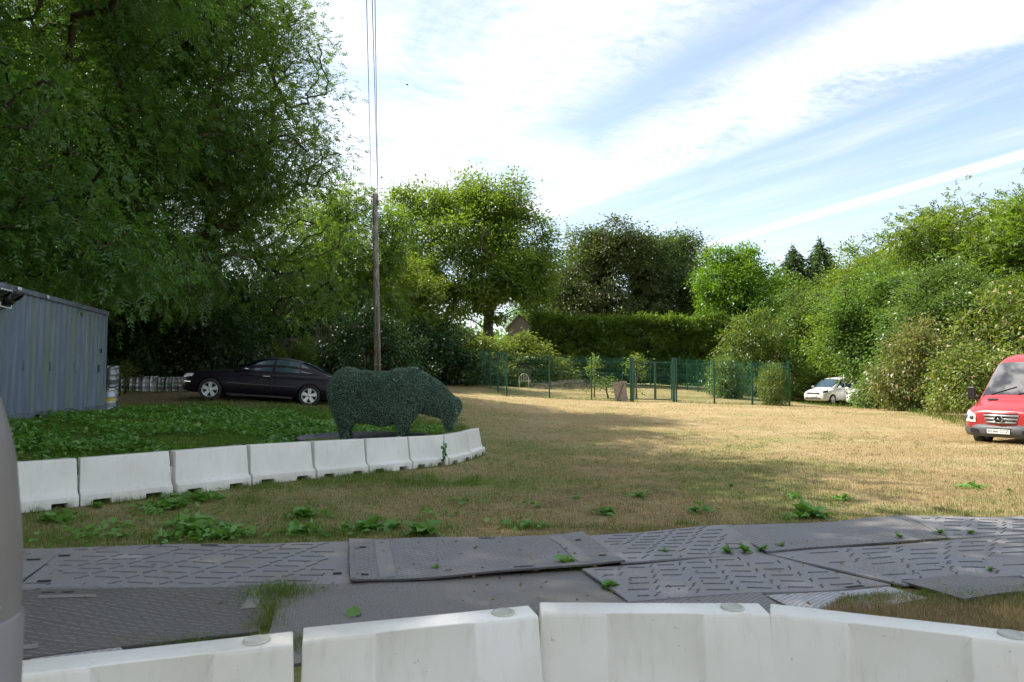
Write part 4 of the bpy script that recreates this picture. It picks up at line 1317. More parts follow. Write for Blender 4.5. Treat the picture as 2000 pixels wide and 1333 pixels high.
# signal lamps with visors fixed to the container side
def signal_lamp(x, z, label):
    p = Vector((c0.x, c0.y, cz0)) + cdir * x
    root = thing('signal_lamp', label, 'lamp', (p.x, p.y, cz0 + z), (0, 0, math.atan2(cdir.y, cdir.x)), 'black signal lamps on the container')
    link('backboard', MB().box((0, -0.06, 0), (0.42, 0.03, 0.34)).mesh('board', False, 0.02), M_BLACK, root)
    fr = MB()
    for cx_, cz_, sx_, sz_ in ((0, 0.16, 0.42, 0.022), (0, -0.16, 0.42, 0.022), (-0.199, 0, 0.022, 0.298), (0.199, 0, 0.022, 0.298)):
        fr.box((cx_, -0.0785, cz_), (sx_, 0.006, sz_))
    link('white_border', fr.mesh('border'), M_WHITE, root)
    link('mounting_arm', MB().box((0, -0.01, 0), (0.06, 0.075, 0.06)).mesh('arm'), M_BLACK, root)
    link('housing', MB().lathe([(0.125, -0.072), (0.135, -0.1), (0.12, -0.17), (0.095, -0.2)], 20, axis='y').mesh('housing', True), M_BLACK, root)
    vis = MB()
    rows = []
    for k in range(7):
        yy_ = -0.19 - 0.17 * k / 6
        rows.append([(0.1 * (1 - 0.03 * k) * math.cos(a), yy_ + 0.03 * k * (1 - math.sin(a)) * 0.5, 0.1 * (1 - 0.03 * k) * math.sin(a)) for a in np.linspace(-0.6, math.pi + 0.6, 18)])
    vis.grid(rows)
    o = link('visor', vis.mesh('visor', True), M_BLACK, root, rot=(0, 0, 0))
    md = o.modifiers.new('thick', 'SOLIDIFY'); md.thickness = 0.006
    link('lens', MB().lathe([(0.0, -0.202), (0.092, -0.2)], 18, axis='y', cap=False).mesh('lens', True), simple('lens_dark', (0.05, 0.04, 0.02), 0.2), root)
    return root


signal_lamp(0.56, 2.3, 'black signal lamp with white border and visor on container')
signal_lamp(0.1, 2.3, 'second black signal lamp cut by the left edge')

# ------------------------------------------------------------------ beer kegs
m_keg = simple('keg_steel', (0.28, 0.285, 0.29), 0.42, 0.75, 0.5, 0.35, 6, dirt=(0.12, 0.1, 0.08), dscale=5)
m_kegl = simple('keg_alu', (0.46, 0.47, 0.49), 0.45, 0.4, 0.5, 0.2, 6, dirt=(0.25, 0.22, 0.18), dscale=5)
m_band_g = simple('keg_band_green', (0.08, 0.28, 0.2), 0.5)
m_band_y = simple('keg_band_yellow', (0.5, 0.42, 0.04), 0.5)
kb = MB().lathe([(0.0, 0.03), (0.12, 0.03), (0.135, 0.0), (0.142, 0.0), (0.142, 0.07), (0.134, 0.085), (0.148, 0.12), (0.15, 0.2), (0.157, 0.215), (0.157, 0.23), (0.15, 0.245), (0.15, 0.35), (0.157, 0.365), (0.157, 0.38), (0.15, 0.395), (0.148, 0.46), (0.134, 0.5), (0.142, 0.515), (0.142, 0.57), (0.132, 0.572), (0.13, 0.54), (0.1, 0.53), (0.0, 0.53)], 20, cap=False).mesh('keg', True)
kv = MB().lathe([(0.0, 0.53), (0.03, 0.53), (0.03, 0.555), (0.02, 0.56), (0.0, 0.56)], 12, cap=False).mesh('valve', True)
kbb = MB().lathe([(0.1515, 0.26), (0.1515, 0.335)], 20, cap=False).mesh('band', True)
kslot = MB().box((0, -0.141, 0.545), (0.06, 0.006, 0.025)).mesh('slot')


def keg(loc, label, mt, band=None, s=1.0, rot=(0, 0, 0), group='kegs in a row below the trees'):
    root = thing('beer_keg', label, 'keg', loc, rot, group, (s, s, s))
    o = link('barrel', kb, None, root); own_mat(o, mt)
    o = link('valve', kv, None, root); own_mat(o, M_BLACK)
    o = link('grip_slot', kslot, None, root); own_mat(o, M_BLACK)
    if band:
        o = link('colour_band', kbb, None, root); own_mat(o, band)
    return root


kx = [246, 262, 275, 289, 304, 319, 333, 346, 359, 371]
names = ['leftmost steel keg in the row, half under weeds', 'second keg of the row beside the weeds', 'pale keg of the row left of the white pair', 'tall white keg, left of the bright pair', 'tall white keg, right of the bright pair',
         'steel keg with green band, left of two', 'steel keg with green band, right of two', 'plain steel keg right of the green banded ones', 'plain steel keg second from the saloon nose', 'dull keg nearest the saloon nose']
for i, px in enumerate(kx):
    p = ground_at(px, 26.6 - 0.12 * i, -0.01)
    keg(p, names[i], m_kegl if i in (3, 4) else m_keg, m_band_g if i in (5, 6) else None, 1.08 if i in (3, 4) else 1.0, (R(random.uniform(-2, 2)), R(random.uniform(-2, 2)), random.uniform(0, 6)))
for i, px in enumerate([256, 268, 282]):
    p = ground_at(px, 27.1, -0.01)
    keg(p, ['dark keg behind the left end of the row', 'dark keg behind the second keg of the row', 'dark keg behind the pale keg'][i], m_keg, None, 1.04, (0, 0, i))
p1 = ground_at(215, 18.0, -0.01)
keg(p1, 'keg with yellow band beside the container corner', m_kegl, m_band_y, 1.08, (0, 0, 0.3), 'kegs stacked beside the container')
keg(p1 + Vector((0.02, 0.03, 0.572 * 1.08)), 'keg standing on top of the yellow banded keg', m_keg, None, 0.98, (0, 0, 1.3), 'kegs stacked beside the container')
p2_ = ground_at(221, 18.6, -0.01)
keg(p2_, 'keg behind the yellow banded keg', m_keg, None, 1.05, (0, 0, 2.3), 'kegs stacked beside the container')
keg(p2_ + Vector((0.0, 0.02, 0.572 * 1.05)), 'upper keg of the rear stack beside the container', m_keg, None, 1.0, (0, 0, 0.6), 'kegs stacked beside the container')

# ------------------------------------------------------------------ telegraph pole and wires
pw = bark_mat('pole_wood', (0.13, 0.118, 0.1), (0.3, 0.28, 0.245))
pbase = at(738, 764, 27)
ptop = at(732.5, 379, 27)
pr = thing('telegraph_pole', 'weathered wooden telegraph pole rising behind the topiary', 'pole', pbase)
d = ptop - pbase
link('shaft', MB().tube([Vector((0, 0, -0.2)), d * 0.5, d], [0.145, 0.125, 0.105], 16).mesh('pole', True), pw, pr)
m_cond = simple('conduit_brown', (0.11, 0.075, 0.055), 0.6)
a_ = d * 0.02 + Vector((0.06, -0.125, 0)); b_ = d * 0.42 + Vector((0.05, -0.108, 0))
link('cable_cover', MB().tube([a_, b_], [0.045, 0.04], 8).mesh('conduit', True), m_cond, pr)
link('steel_strap', MB().lathe([(0.147, 0), (0.149, 0.0), (0.149, 0.035), (0.147, 0.035)], 16, c=(d.x * 0.13, d.y * 0.13, d.z * 0.13), cap=False).mesh('strap'), simple('galv_steel', (0.4, 0.41, 0.4), 0.5, 0.5), pr)
ins = []
for k, (dx, dz) in enumerate(((-0.13, -0.3), (0.13, -0.3), (0.13, -0.42))):
    c_ = d + Vector((dx, -0.04, dz))
    o = MB().tube([d + Vector((dx * 0.5, 0, dz)), c_], 0.012, 6)
    o.lathe([(0.0, -0.05), (0.03, -0.05), (0.035, 0.0), (0.02, 0.02), (0.022, 0.05), (0.0, 0.055)], 10, c=tuple(c_), cap=False)
    link('insulator', o.mesh('insulator', True), simple('insulator_grey%d' % k, (0.2, 0.2, 0.2), 0.3), pr)
    ins.append(pbase + c_)
m_wire = simple('wire_dark', (0.05, 0.05, 0.05), 0.5)
ends_px = [(716, 0, 13.2), (727, 0, 13.2), (732.5, 0, 13.2)]
for k in range(3):
    A = ins[k]; Bp_ = at(*ends_px[k])
    D_ = (Bp_ - A)
    pts = []
    for i in range(25):
        s = i / 24 * 2.6
        p = A + D_ * s
        p.z -= 0.05 * s * (1.0 - s) * 4 * 0.35 - (0 if s < 1 else 0.0)
        pts.append(p - A)
    w = link('overhead_wire', MB().tube(pts, 0.0085, 5).mesh('wire', True), m_wire, None, A)
    tag(w, ['leftmost overhead wire running up from the telegraph pole', 'middle overhead wire running up from the telegraph pole', 'right overhead wire running up from the telegraph pole'][k], 'wire', 'overhead wires')

# ------------------------------------------------------------------ topiary animal in round planter
S_ = 0.00145


def T(cx_, cz_, y=0.0):
    return Vector(((cx_ - 700) * S_, y, (1190 - cz_) * S_))


def ellipsoid(mb, c, r, n=20):
    vs, fs = [], []
    rows = []
    for j in range(n + 1):
        ph = math.pi * j / n
        rows.append([(c.x + r[0] * math.sin(ph) * math.cos(2 * math.pi * i / n), c.y + r[1] * math.sin(ph) * math.sin(2 * math.pi * i / n), c.z + r[2] * math.cos(ph)) for i in range(n + 1)])
    mb.grid(rows)


def chain(mb, pts, n=18):
    """overlapping balls along a path: (point, rx, ry)"""
    for (p, r, ry), (q_, r2, ry2) in zip(pts[:-1], pts[1:]):
        L = (q_ - p).length
        k = max(3, int(L / 0.03))
        for i in range(k + 1):
            t_ = i / k
            ellipsoid(mb, p.lerp(q_, t_), (r + (r2 - r) * t_, ry + (ry2 - ry) * t_, r + (r2 - r) * t_), 10)


tb = MB()
def E(cx_, cz_, rx, rz, ry, y=0.0):
    ellipsoid(tb, T(cx_, cz_, y), (rx * S_, ry, rz * S_), 22)
E(290, 560, 285, 362, 0.41)
E(520, 610, 400, 365, 0.45)
E(760, 635, 420, 378, 0.46)
E(1020, 570, 330, 360, 0.42)
E(1170, 500, 260, 305, 0.36)
chain(tb, [(T(1180, 520), 300 * S_, 0.34), (T(1400, 600), 258 * S_, 0.28), (T(1620, 728), 190 * S_, 0.19)])
chain(tb, [(T(1645, 740), 185 * S_, 0.17), (T(1695, 880), 112 * S_, 0.13), (T(1690, 990), 80 * S_, 0.1), (T(1712, 1065), 45 * S_, 0.06)])
E(1765, 745, 105, 135, 0.16)
for sgn in (-1, 1):
    chain(tb, [(T(300, 760, sgn * 0.22), 215 * S_, 0.19), (T(258, 960, sgn * 0.23), 92 * S_, 0.12), (T(248, 1060, sgn * 0.23), 62 * S_, 0.085), (T(290, 1245, sgn * 0.23), 56 * S_, 0.08)])
    chain(tb, [(T(1080, 780, sgn * 0.2), 190 * S_, 0.18), (T(1040, 980, sgn * 0.22 + 0.0), 88 * S_, 0.11), (T(1035 + 40 * (sgn > 0), 1085, sgn * 0.22), 50 * S_, 0.07), (T(1035 + 35 * (sgn > 0), 1250, sgn * 0.22), 44 * S_, 0.065)])
    # hanging ear
    chain(tb, [(T(1720, 690, sgn * 0.15), 40 * S_, 0.05), (T(1770, 790, sgn * 0.21), 34 * S_, 0.035), (T(1800, 860, sgn * 0.22), 18 * S_, 0.02)])
tmp = link('tmp_topiary', tb.mesh('tmp'))
md = tmp.modifiers.new('r', 'REMESH'); md.mode = 'VOXEL'; md.voxel_size = 0.028
md = tmp.modifiers.new('s', 'SMOOTH'); md.factor = 0.5; md.iterations = 14
tme = evaluated(tmp)
tme.materials.clear()
tloc = at(738, 857, 13.9)
troot = thing('topiary_animal', 'dark green leafy topiary of a stout grazing animal in a planter', 'topiary', tloc, (0, 0, R(4)))
tme.polygons.foreach_set('use_smooth', np.ones(len(tme.polygons), dtype=bool))
link('body', tme, simple('topiary_inner', (0.01, 0.022, 0.018), 0.9), troot)
# leaf cover sampled on the body
tme.calc_loop_triangles()
co = np.empty(len(tme.vertices) * 3, np.float32); tme.vertices.foreach_get('co', co); co = co.reshape(-1, 3)
tri = np.empty(len(tme.loop_triangles) * 3, np.int32); tme.loop_triangles.foreach_get('vertices', tri); tri = tri.reshape(-1, 3)
A_, B_, C_ = co[tri[:, 0]], co[tri[:, 1]], co[tri[:, 2]]
fn = np.cross(B_ - A_, C_ - A_); ar = np.linalg.norm(fn, axis=1); fn = unit(fn)
rg = np.random.default_rng(77)
NL = 95000
pick = rg.choice(len(tri), NL, p=ar / ar.sum())
u1, u2 = rg.random(NL), rg.random(NL); sw = u1 + u2 > 1; u1[sw], u2[sw] = 1 - u1[sw], 1 - u2[sw]
Pp = A_[pick] + (B_ - A_)[pick] * u1[:, None] + (C_ - A_)[pick] * u2[:, None]
nn = fn[pick]
# two or three bare holes in the cover
keep = np.ones(NL, bool)
for (hx, hz, hr) in ((490, 580, 48), (1265, 255, 38), (1420, 380, 24)):
    h = T(hx, hz)
    dd = np.hypot(Pp[:, 0] - h.x, Pp[:, 2] - h.z)
    keep &= ~((dd < hr * S_) & (Pp[:, 1] < 0.1))
Pp, nn = Pp[keep], nn[keep]; NL = len(Pp)
Dd = unit(nn * (0.35 + 0.5 * rg.random((NL, 1))) + rg.normal(size=(NL, 3)) * 0.55)
V, F = leaf_arrays(Pp - nn * 0.004, Dd, unit(nn + rg.normal(size=(NL, 3)) * 0.5), 0.03 * (0.7 + 0.6 * rg.random(NL)), 0.017 * (0.8 + 0.4 * rg.random(NL)))
o = link('leaf_cover', mesh_np('topiary_leaves', V, F), L_TOP, troot); o['kind'] = 'stuff'

# planter
m_pl = simple('planter_steel', (0.085, 0.09, 0.095), 0.45, 0.3, 0.5, 0.3, 4, dirt=(0.12, 0.11, 0.09), dscale=3)
pc = at(712, 857, 13.95)
proot = thing('round_planter', 'low round black planter under the topiary animal', 'planter', (pc.x, pc.y, pc.z - 0.3))
RP = 1.32
link('rim_wall', MB().lathe([(RP, -0.05), (RP, 0.3), (RP + 0.02, 0.315), (RP + 0.02, 0.345), (RP - 0.02, 0.345), (RP - 0.02, 0.15)], 64, cap=False).mesh('planter', True), m_pl, proot)
for k in range(12):
    a = k * math.pi / 6
    link('rivet_plate', MB().box((0, 0, 0.12), (0.02, 0.07, 0.3)).mesh('plate', False, 0.004), m_pl, proot, (math.cos(a) * (RP + 0.006), math.sin(a) * (RP + 0.006), 0), (0, 0, a))
sb = MB()
rows = []
for r_ in np.linspace(0.02, RP - 0.02, 14):
    rows.append([(r_ * math.cos(a), r_ * math.sin(a), 0.19 + 0.05 * (vnoise(np.array([r_ * math.cos(a) * 4]), np.array([r_ * math.sin(a) * 4]), 5)[0] - 0.5)) for a in np.linspace(0, 2 * math.pi, 41)])
sb.grid(rows)
link('soil', sb.mesh('soil', True), simple('soil_mulch', (0.14, 0.11, 0.08), 0.95, var=0.6, scale=25, bmp=0.9, bscale=40), proot)

# ------------------------------------------------------------------ vehicles
def paint(name, col, coat=0.8, rough=0.35, dirt=None):
    return simple(name, col, rough, 0.0, 0.5, 0.06, 2.0, coat, dirt=dirt, dscale=1.5)


m, N = base_mat('car_glass')
pbsdf(N, (0.03, 0.06, 0.085), 0.06, 0, 0.75)
M_GLASS = m
M_TYRE = simple('tyre_rubber', (0.02, 0.02, 0.02), 0.85, var=0.3, dirt=(0.09, 0.08, 0.06))
M_RIM = simple('alloy_rim', (0.62, 0.63, 0.65), 0.3, 0.7, 0.5, 0.08)
M_CHROME = simple('chrome', (0.75, 0.76, 0.78), 0.15, 0.95, 0.5, 0.03)
M_LAMP = simple('headlamp_glass', (0.72, 0.74, 0.72), 0.12, 0.1, 0.8, 0.3, 20)
M_RED = simple('tail_lamp', (0.35, 0.015, 0.015), 0.2)
M_GREYP = simple('bumper_grey', (0.075, 0.078, 0.085), 0.55, var=0.15)
M_PLATE = simple('number_plate_white', (0.82, 0.82, 0.8), 0.4, var=0.04)


def interp(prof, x):
    for (x0, *a), (x1, *b) in zip(prof[:-1], prof[1:]):
        if x0 <= x <= x1:
            t_ = (x - x0) / (x1 - x0)
            return [p + (q_ - p) * t_ for p, q_ in zip(a, b)]
    return list(prof[0][1:] if x < prof[0][0] else prof[-1][1:])


def loft(sections, level=2, cuts=()):
    """sections: list of (x, [(y, z) half outline from bottom centre to top centre]); mirrored, smoothed, wheel arches cut"""
    mb = MB()
    rows = []
    for x, half in sections:
        full = [(x, -y, z) for y, z in half] + [(x, y, z) for y, z in reversed(half[1:-1])]
        rows.append(full)
    n = len(rows[0])
    vs = [p for r_ in rows for p in r_]
    fs = []
    for j in range(len(rows) - 1):
        for i in range(n):
            fs.append((j * n + i, j * n + (i + 1) % n, (j + 1) * n + (i + 1) % n, (j + 1) * n + i))
    fs.append(tuple(range(n - 1, -1, -1)))
    fs.append(tuple((len(rows) - 1) * n + i for i in range(n)))
    mb.add(vs, fs)
    o = link('tmp_loft', mb.mesh('tmp'))
    md = o.modifiers.new('s', 'SUBSURF'); md.levels = level; md.render_levels = level
    cutters = []
    for (x, z, r_, y0, y1) in cuts:
        cm = MB().lathe([(r_, y0), (r_, y1)], 36, axis='y', c=(x, 0, z)).mesh('cut')
        cu = link('tmp_cut', cm); cutters.append(cu)
        md = o.modifiers.new('b', 'BOOLEAN'); md.operation = 'DIFFERENCE'; md.object = cu; md.solver = 'EXACT'
    me = evaluated(o)
    for cu in cutters:
        bpy.data.objects.remove(cu, do_unlink=True)
    me.materials.clear()
    me.polygons.foreach_set('use_smooth', np.ones(len(me.polygons), dtype=bool))
    try:
        me.set_sharp_from_angle(angle=R(38))
    except Exception:
        pass
    return me


def wheel(parent, x, y, z, r, w=0.21, spokes=5, side=-1, rim_r=None, rim_mat=None, steel=False):
    rr = rim_r or r * 0.7
    ty = MB().lathe([(rr, -w / 2), (r * 0.93, -w / 2), (r, -w * 0.36), (r, w * 0.36), (r * 0.93, w / 2), (rr, w / 2)], 36, axis='y', cap=False)
    root = link('wheel', ty.mesh('tyre', True), M_TYRE, parent, (x, y, z))
    autosmooth(root, 50)
    barrel = MB().lathe([(rr, -w / 2 + 0.005), (rr * 0.95, -w / 2 - 0.004), (rr * 0.9, -w / 2 + 0.02), (rr * 0.88, w / 2)], 36, axis='y', cap=False).mesh('rim_barrel', True)
    link('rim', barrel, rim_mat or M_RIM, root, rot=(0, 0, 0 if side < 0 else math.pi))
    link('brake_disc', MB().lathe([(0.0, 0.02), (rr * 0.86, 0.02)], 24, axis='y', cap=False).mesh('disc'), M_BLACK, root)
    for k in range(spokes):
        a = 2 * math.pi * k / spokes + 0.3
        sp = MB()
        r0, r1 = rr * 0.12, rr * 0.93
        wa, wb = rr * 0.2, rr * 0.26
        yf = -w / 2 + 0.012; yb = yf + 0.03
        ca_, sa_ = math.cos(a), math.sin(a)
        def pt(r_, o_, y_):
            return (r_ * ca_ - o_ * sa_, y_, r_ * sa_ + o_ * ca_)
        sp.add([pt(r0, -wa * 0.8, yf), pt(r0, wa * 0.8, yf), pt(r1, wb, yf - 0.004), pt(r1, -wb, yf - 0.004), pt(r0, -wa * 0.8, yb), pt(r0, wa * 0.8, yb), pt(r1, wb, yb), pt(r1, -wb, yb)],
               [(0, 1, 2, 3), (7, 6, 5, 4), (0, 4, 5, 1), (1, 5, 6, 2), (2, 6, 7, 3), (3, 7, 4, 0)])
        link('spoke', sp.mesh('spoke'), rim_mat or M_RIM, root, rot=(0, 0, 0 if side < 0 else math.pi))
    link('hub_cap', MB().lathe([(rr * 0.2, -w / 2 + 0.02), (rr * 0.19, -w / 2 + 0.004), (0.0, -w / 2 + 0.002)], 16, axis='y', cap=False).mesh('hub', True), rim_mat or M_RIM, root, rot=(0, 0, 0 if side < 0 else math.pi))
    return root


def lower_half(zb, w, zm, zs, ws, zt, wt):
    return [(0, zb), (w * 0.82, zb), (w * 0.96, zb + 0.06), (w, zm), (ws, zs), (wt, zt - 0.015), (wt * 0.5, zt + 0.012), (0, zt + 0.016)]


def saloon_like(name, label, cat, loc, rot, col_mat, st, gh, wheels, side_windows, ws_x, rw_x, base_z, wheel_r=0.32, group=None, glass_front=True):
    root = thing(name, label, cat, loc, rot, group)
    hw = max(s[2] for s in st)
    cuts = [(x, wheel_r + 0.005, wheel_r * 1.14, -hw - 0.2, -hw + 0.3) for x in wheels] + [(x, wheel_r + 0.005, wheel_r * 1.14, hw - 0.3, hw + 0.2) for x in wheels]
    link('body', loft([(s[0], lower_half(*s[1:])) for s in st], 2, cuts), col_mat, root)
    # greenhouse: (x, top z, base half width, top half width)
    def gsec(x, zt, wb, wt):
        h_ = zt - base_z
        return [(0, base_z - 0.06), (wb, base_z - 0.06), (wb, base_z), (wb + (wt - wb) * 0.5, base_z + h_ * 0.5), (wt, zt - min(0.06, h_ * 0.3)), (wt * 0.78, zt - min(0.012, h_ * 0.1)), (wt * 0.4, zt), (0, zt + 0.004)]
    secs = []
    for x in np.linspace(gh[0][0], gh[-1][0], 22):
        zt, wb, wt = interp(gh, x)
        secs.append((x, gsec(x, zt, wb, wt)))
    link('cabin', loft(secs, 1), col_mat, root)
    def side_y(x, z):
        zt, wb, wt = interp(gh, x)
        t_ = (z - base_z) / max(0.05, zt - 0.06 - base_z)
        return wb + (wt - wb) * min(1.05, max(0, t_))
    for sgn in (-1, 1):
        for (x0, x1, zlo, marg, sl0, sl1) in side_windows:
            rows = []
            for k in range(5):
                f = k / 4
                row = []
                for i in range(11):
                    g = i / 10
                    x = x0 + (x1 - x0) * g
                    zt = interp(gh, x)[0]
                    zhi = max(zlo + 0.004, zt - marg)
                    z = zlo + (zhi - zlo) * f
                    x_ = x + sl0 * f * (1 - g) + sl1 * f * g
                    row.append((x_, sgn * (side_y(x_, z) + 0.008), z))
                rows.append(row)
            link('side_window', MB().grid(rows).mesh('window', True), M_GLASS, root)
    for nm, (x0, x1), mg in (('windscreen', ws_x, 0.05), ('rear_window', rw_x, 0.07)):
        rows = []
        for k in range(9):
            x = x0 + (x1 - x0) * k / 8
            zt, wb, wt = interp(gh, x)
            w_ = wb + (wt - wb) * 0.86 - mg
            nx_ = (interp(gh, min(x + 0.02, gh[-1][0]))[0] - interp(gh, max(x - 0.02, gh[0][0]))[0]) / 0.04
            ln = math.hypot(1, nx_)
            rows.append([(x - nx_ / ln * 0.014, w_ * t_, zt + 0.014 / ln - 0.035 * abs(t_) ** 3 * (0.4 + 0.6 * min(1, (zt - base_z) / 0.3))) for t_ in np.linspace(-1, 1, 11)])
        link(nm, MB().grid(rows).mesh('glass', True), M_GLASS, root)
    for x in wheels:
        for sgn in (-1, 1):
            wheel(root, x, sgn * (hw - 0.12), wheel_r, wheel_r, 0.22, 5, sgn)
    return root


from mathutils.bvhtree import BVHTree


def on_body(me, pts, direction, off=0.008):
    """points pushed along a direction onto a body mesh, standing off a little"""
    bvh = BVHTree.FromPolygons([v_.co for v_ in me.vertices], [tuple(p.vertices) for p in me.polygons])
    d_ = Vector(direction).normalized()
    rows = []
    for r_ in pts:
        row = []
        for q_ in r_:
            h_ = bvh.ray_cast(Vector(q_) - d_ * 3, d_)
            if h_[0] is None:
                row.append(row[-1] if row else (rows[-1][0] if rows else Vector(q_)))
            else:
                n_ = h_[1] if h_[1].dot(d_) < 0 else -h_[1]
                row.append(h_[0] + n_ * off)
        rows.append(row)
    return rows


# --- dark saloon
fw_, rw_ = at(409, 782, 20.4), at(589, 793.5, 20.9)
d = (rw_ - fw_)
yaw = math.atan2(d.y, d.x); pit = math.atan2(d.z, math.hypot(d.x, d.y))
M_SAL = simple('saloon_paint', (0.008, 0.005, 0.012), 0.32, 0.0, 0.22, 0.06, 2.0, 0.08)
st = [(-0.02, 0.34, 0.52, 0.48, 0.64, 0.5, 0.71, 0.4), (0.04, 0.25, 0.72, 0.48, 0.67, 0.69, 0.76, 0.54), (0.2, 0.2, 0.85, 0.52, 0.73, 0.81, 0.835, 0.6), (0.55, 0.19, 0.9, 0.53, 0.79, 0.86, 0.89, 0.63),
      (1.05, 0.19, 0.91, 0.54, 0.82, 0.868, 0.925, 0.64), (1.5, 0.19, 0.912, 0.55, 0.87, 0.868, 0.965, 0.66), (2.0, 0.19, 0.915, 0.55, 0.89, 0.872, 0.95, 0.72), (2.8, 0.19, 0.915, 0.55, 0.905, 0.872, 0.955, 0.72), (3.5, 0.19, 0.915, 0.56, 0.92, 0.87, 0.97, 0.72),
      (4.05, 0.2, 0.905, 0.57, 0.93, 0.855, 0.995, 0.68), (4.45, 0.22, 0.88, 0.57, 0.93, 0.82, 1.0, 0.64), (4.7, 0.27, 0.82, 0.58, 0.9, 0.75, 0.98, 0.56), (4.8, 0.36, 0.66, 0.58, 0.82, 0.58, 0.88, 0.42)]
gh = [(1.38, 0.955, 0.74, 0.70), (1.7, 1.13, 0.79, 0.66), (2.05, 1.31, 0.8, 0.62), (2.3, 1.385, 0.8, 0.6), (2.65, 1.425, 0.8, 0.595), (3.0, 1.425, 0.8, 0.595), (3.35, 1.385, 0.795, 0.595), (3.7, 1.27, 0.785, 0.61), (4.0, 1.12, 0.77, 0.64), (4.25, 1.0, 0.74, 0.66)]
sal = saloon_like('saloon_car', 'dark purple black saloon parked on the green bank', 'car', fw_ - d.normalized() * 0.86 + Vector((-d.y, d.x, 0)).normalized() * 0.8, (0, -pit, yaw), M_SAL, st, gh, (0.86, 3.714), 
                  [(1.72, 2.56, 0.985, 0.085, 0.12, 0.02), (2.64, 3.36, 0.99, 0.085, 0.02, -0.02), (3.4, 3.78, 1.0, 0.09, -0.02, -0.14)], (1.48, 2.26), (3.42, 4.16), 0.93, 0.325)
sal_me = [c_ for c_ in sal.children if c_.name.startswith('body')][0].data
for sg in (-1, 1):
    hp_ = [[(0.1 + 0.34 * a, sg * 0.5, 0.6 + 0.05 * a + 0.13 * b * (1 - 0.35 * a)) for a in np.linspace(0, 1, 8)] for b in np.linspace(0, 1, 4)]
    link('headlight', MB().grid(on_body(sal_me, hp_, (0.35, -sg, -0.1))).mesh('lamp', True), M_LAMP, sal)
    tl = MB().box((4.63, sg * 0.815, 0.82), (0.22, 0.045, 0.15), Matrix.Rotation(sg * -0.42, 3, 'Z'))
    link('tail_light', tl.mesh('tail', False, 0.015), M_RED, sal)
    mi = MB(); ellipsoid(mi, Vector((1.82, sg * 1.0, 1.0)), (0.075, 0.11, 0.065), 12)
    mo = link('mirror', mi.mesh('mirror', True), M_SAL, sal)
    link('mirror_trim', MB().box((1.86, sg * 1.0, 1.015), (0.13, 0.2, 0.012)).mesh('trim'), M_CHROME, mo)
    for x in (2.42, 3.4):
        link('door_handle', MB().box((x, sg * 0.892, 0.83), (0.21, 0.03, 0.024)).mesh('handle', False, 0.008), M_SAL if x > 3 else M_CHROME, sal)
    for xa, xb in ((1.32, 2.56), (2.58, 3.3)):
        link('side_moulding', MB().box(((xa + xb) / 2, sg * 0.921, 0.56), (xb - xa, 0.012, 0.018)).mesh('mould', False, 0.004), M_GREYP, sal)
    link('bumper_strip', MB().box((4.42, sg * 0.885, 0.55), (0.4, 0.014, 0.022), Matrix.Rotation(sg * -0.13, 3, 'Z')).mesh('strip'), M_CHROME, sal)
    link('bumper_strip', MB().box((0.2, sg * 0.81, 0.52), (0.22, 0.014, 0.022), Matrix.Rotation(sg * 0.42, 3, 'Z')).mesh('strip'), M_CHROME, sal)
    for xs_ in (1.52, 2.6):
        link('door_gap', MB().box((xs_, sg * 0.9135, 0.62), (0.008, 0.006, 0.5)).mesh('gap'), M_BLACK, sal)
    link('sill', MB().box((2.28, sg * 0.885, 0.225), (1.9, 0.05, 0.07)).mesh('sill', False, 0.015), M_BLACK, sal)
link('grille', MB().box((0.02, 0, 0.62), (0.05, 0.62, 0.16)).mesh('grille', False, 0.02), M_BLACK, sal)
link('number_plate', MB().box((4.815, 0, 0.62), (0.012, 0.52, 0.11)).mesh('plate'), simple('number_plate_yellow', (0.7, 0.55, 0.08), 0.4, var=0.04), sal)

# --- two white vehicles half hidden in the bushes
M_WH = paint('white_car_paint', (0.74, 0.74, 0.74), 0.6)
st2 = [(0.0, 0.36, 0.55, 0.5, 0.68, 0.52, 0.78, 0.4), (0.06, 0.26, 0.76, 0.5, 0.72, 0.72, 0.84, 0.54), (0.3, 0.2, 0.87, 0.55, 0.82, 0.82, 0.93, 0.62), (0.75, 0.2, 0.895, 0.58, 0.9, 0.86, 1.02, 0.66), (1.15, 0.2, 0.9, 0.6, 0.96, 0.87, 1.06, 0.7),
       (2.0, 0.2, 0.9, 0.6, 0.98, 0.87, 1.04, 0.74), (3.4, 0.2, 0.9, 0.6, 1.0, 0.87, 1.05, 0.74), (4.15, 0.22, 0.89, 0.62, 1.0, 0.86, 1.06, 0.72), (4.36, 0.3, 0.84, 0.62, 0.98, 0.8, 1.04, 0.62)]
gh2 = [(0.95, 1.06, 0.76, 0.72), (1.3, 1.3, 0.8, 0.68), (1.75, 1.6, 0.81, 0.65), (2.1, 1.72, 0.81, 0.64), (2.8, 1.78, 0.81, 0.65), (3.7, 1.77, 0.81, 0.66), (4.15, 1.68, 0.8, 0.66), (4.34, 1.2, 0.78, 0.68)]
base = at(1592, 795, 44.4); base.z = gz1(base.x, base.y)
wc = saloon_like('white_car', 'small white car facing the field beside the bushes', 'car', base + Vector((0, 0.3, 0.0)), (0, 0, R(30)), M_WH, st2, gh2, (0.82, 3.5), [(1.35, 2.2, 1.1, 0.1, 0.22, 0.02), (2.28, 3.2, 1.1, 0.1, 0.0, 0.0), (3.28, 4.1, 1.12, 0.12, 0.0, -0.1)], (1.02, 1.86), (4.17, 4.33), 1.03, 0.315)
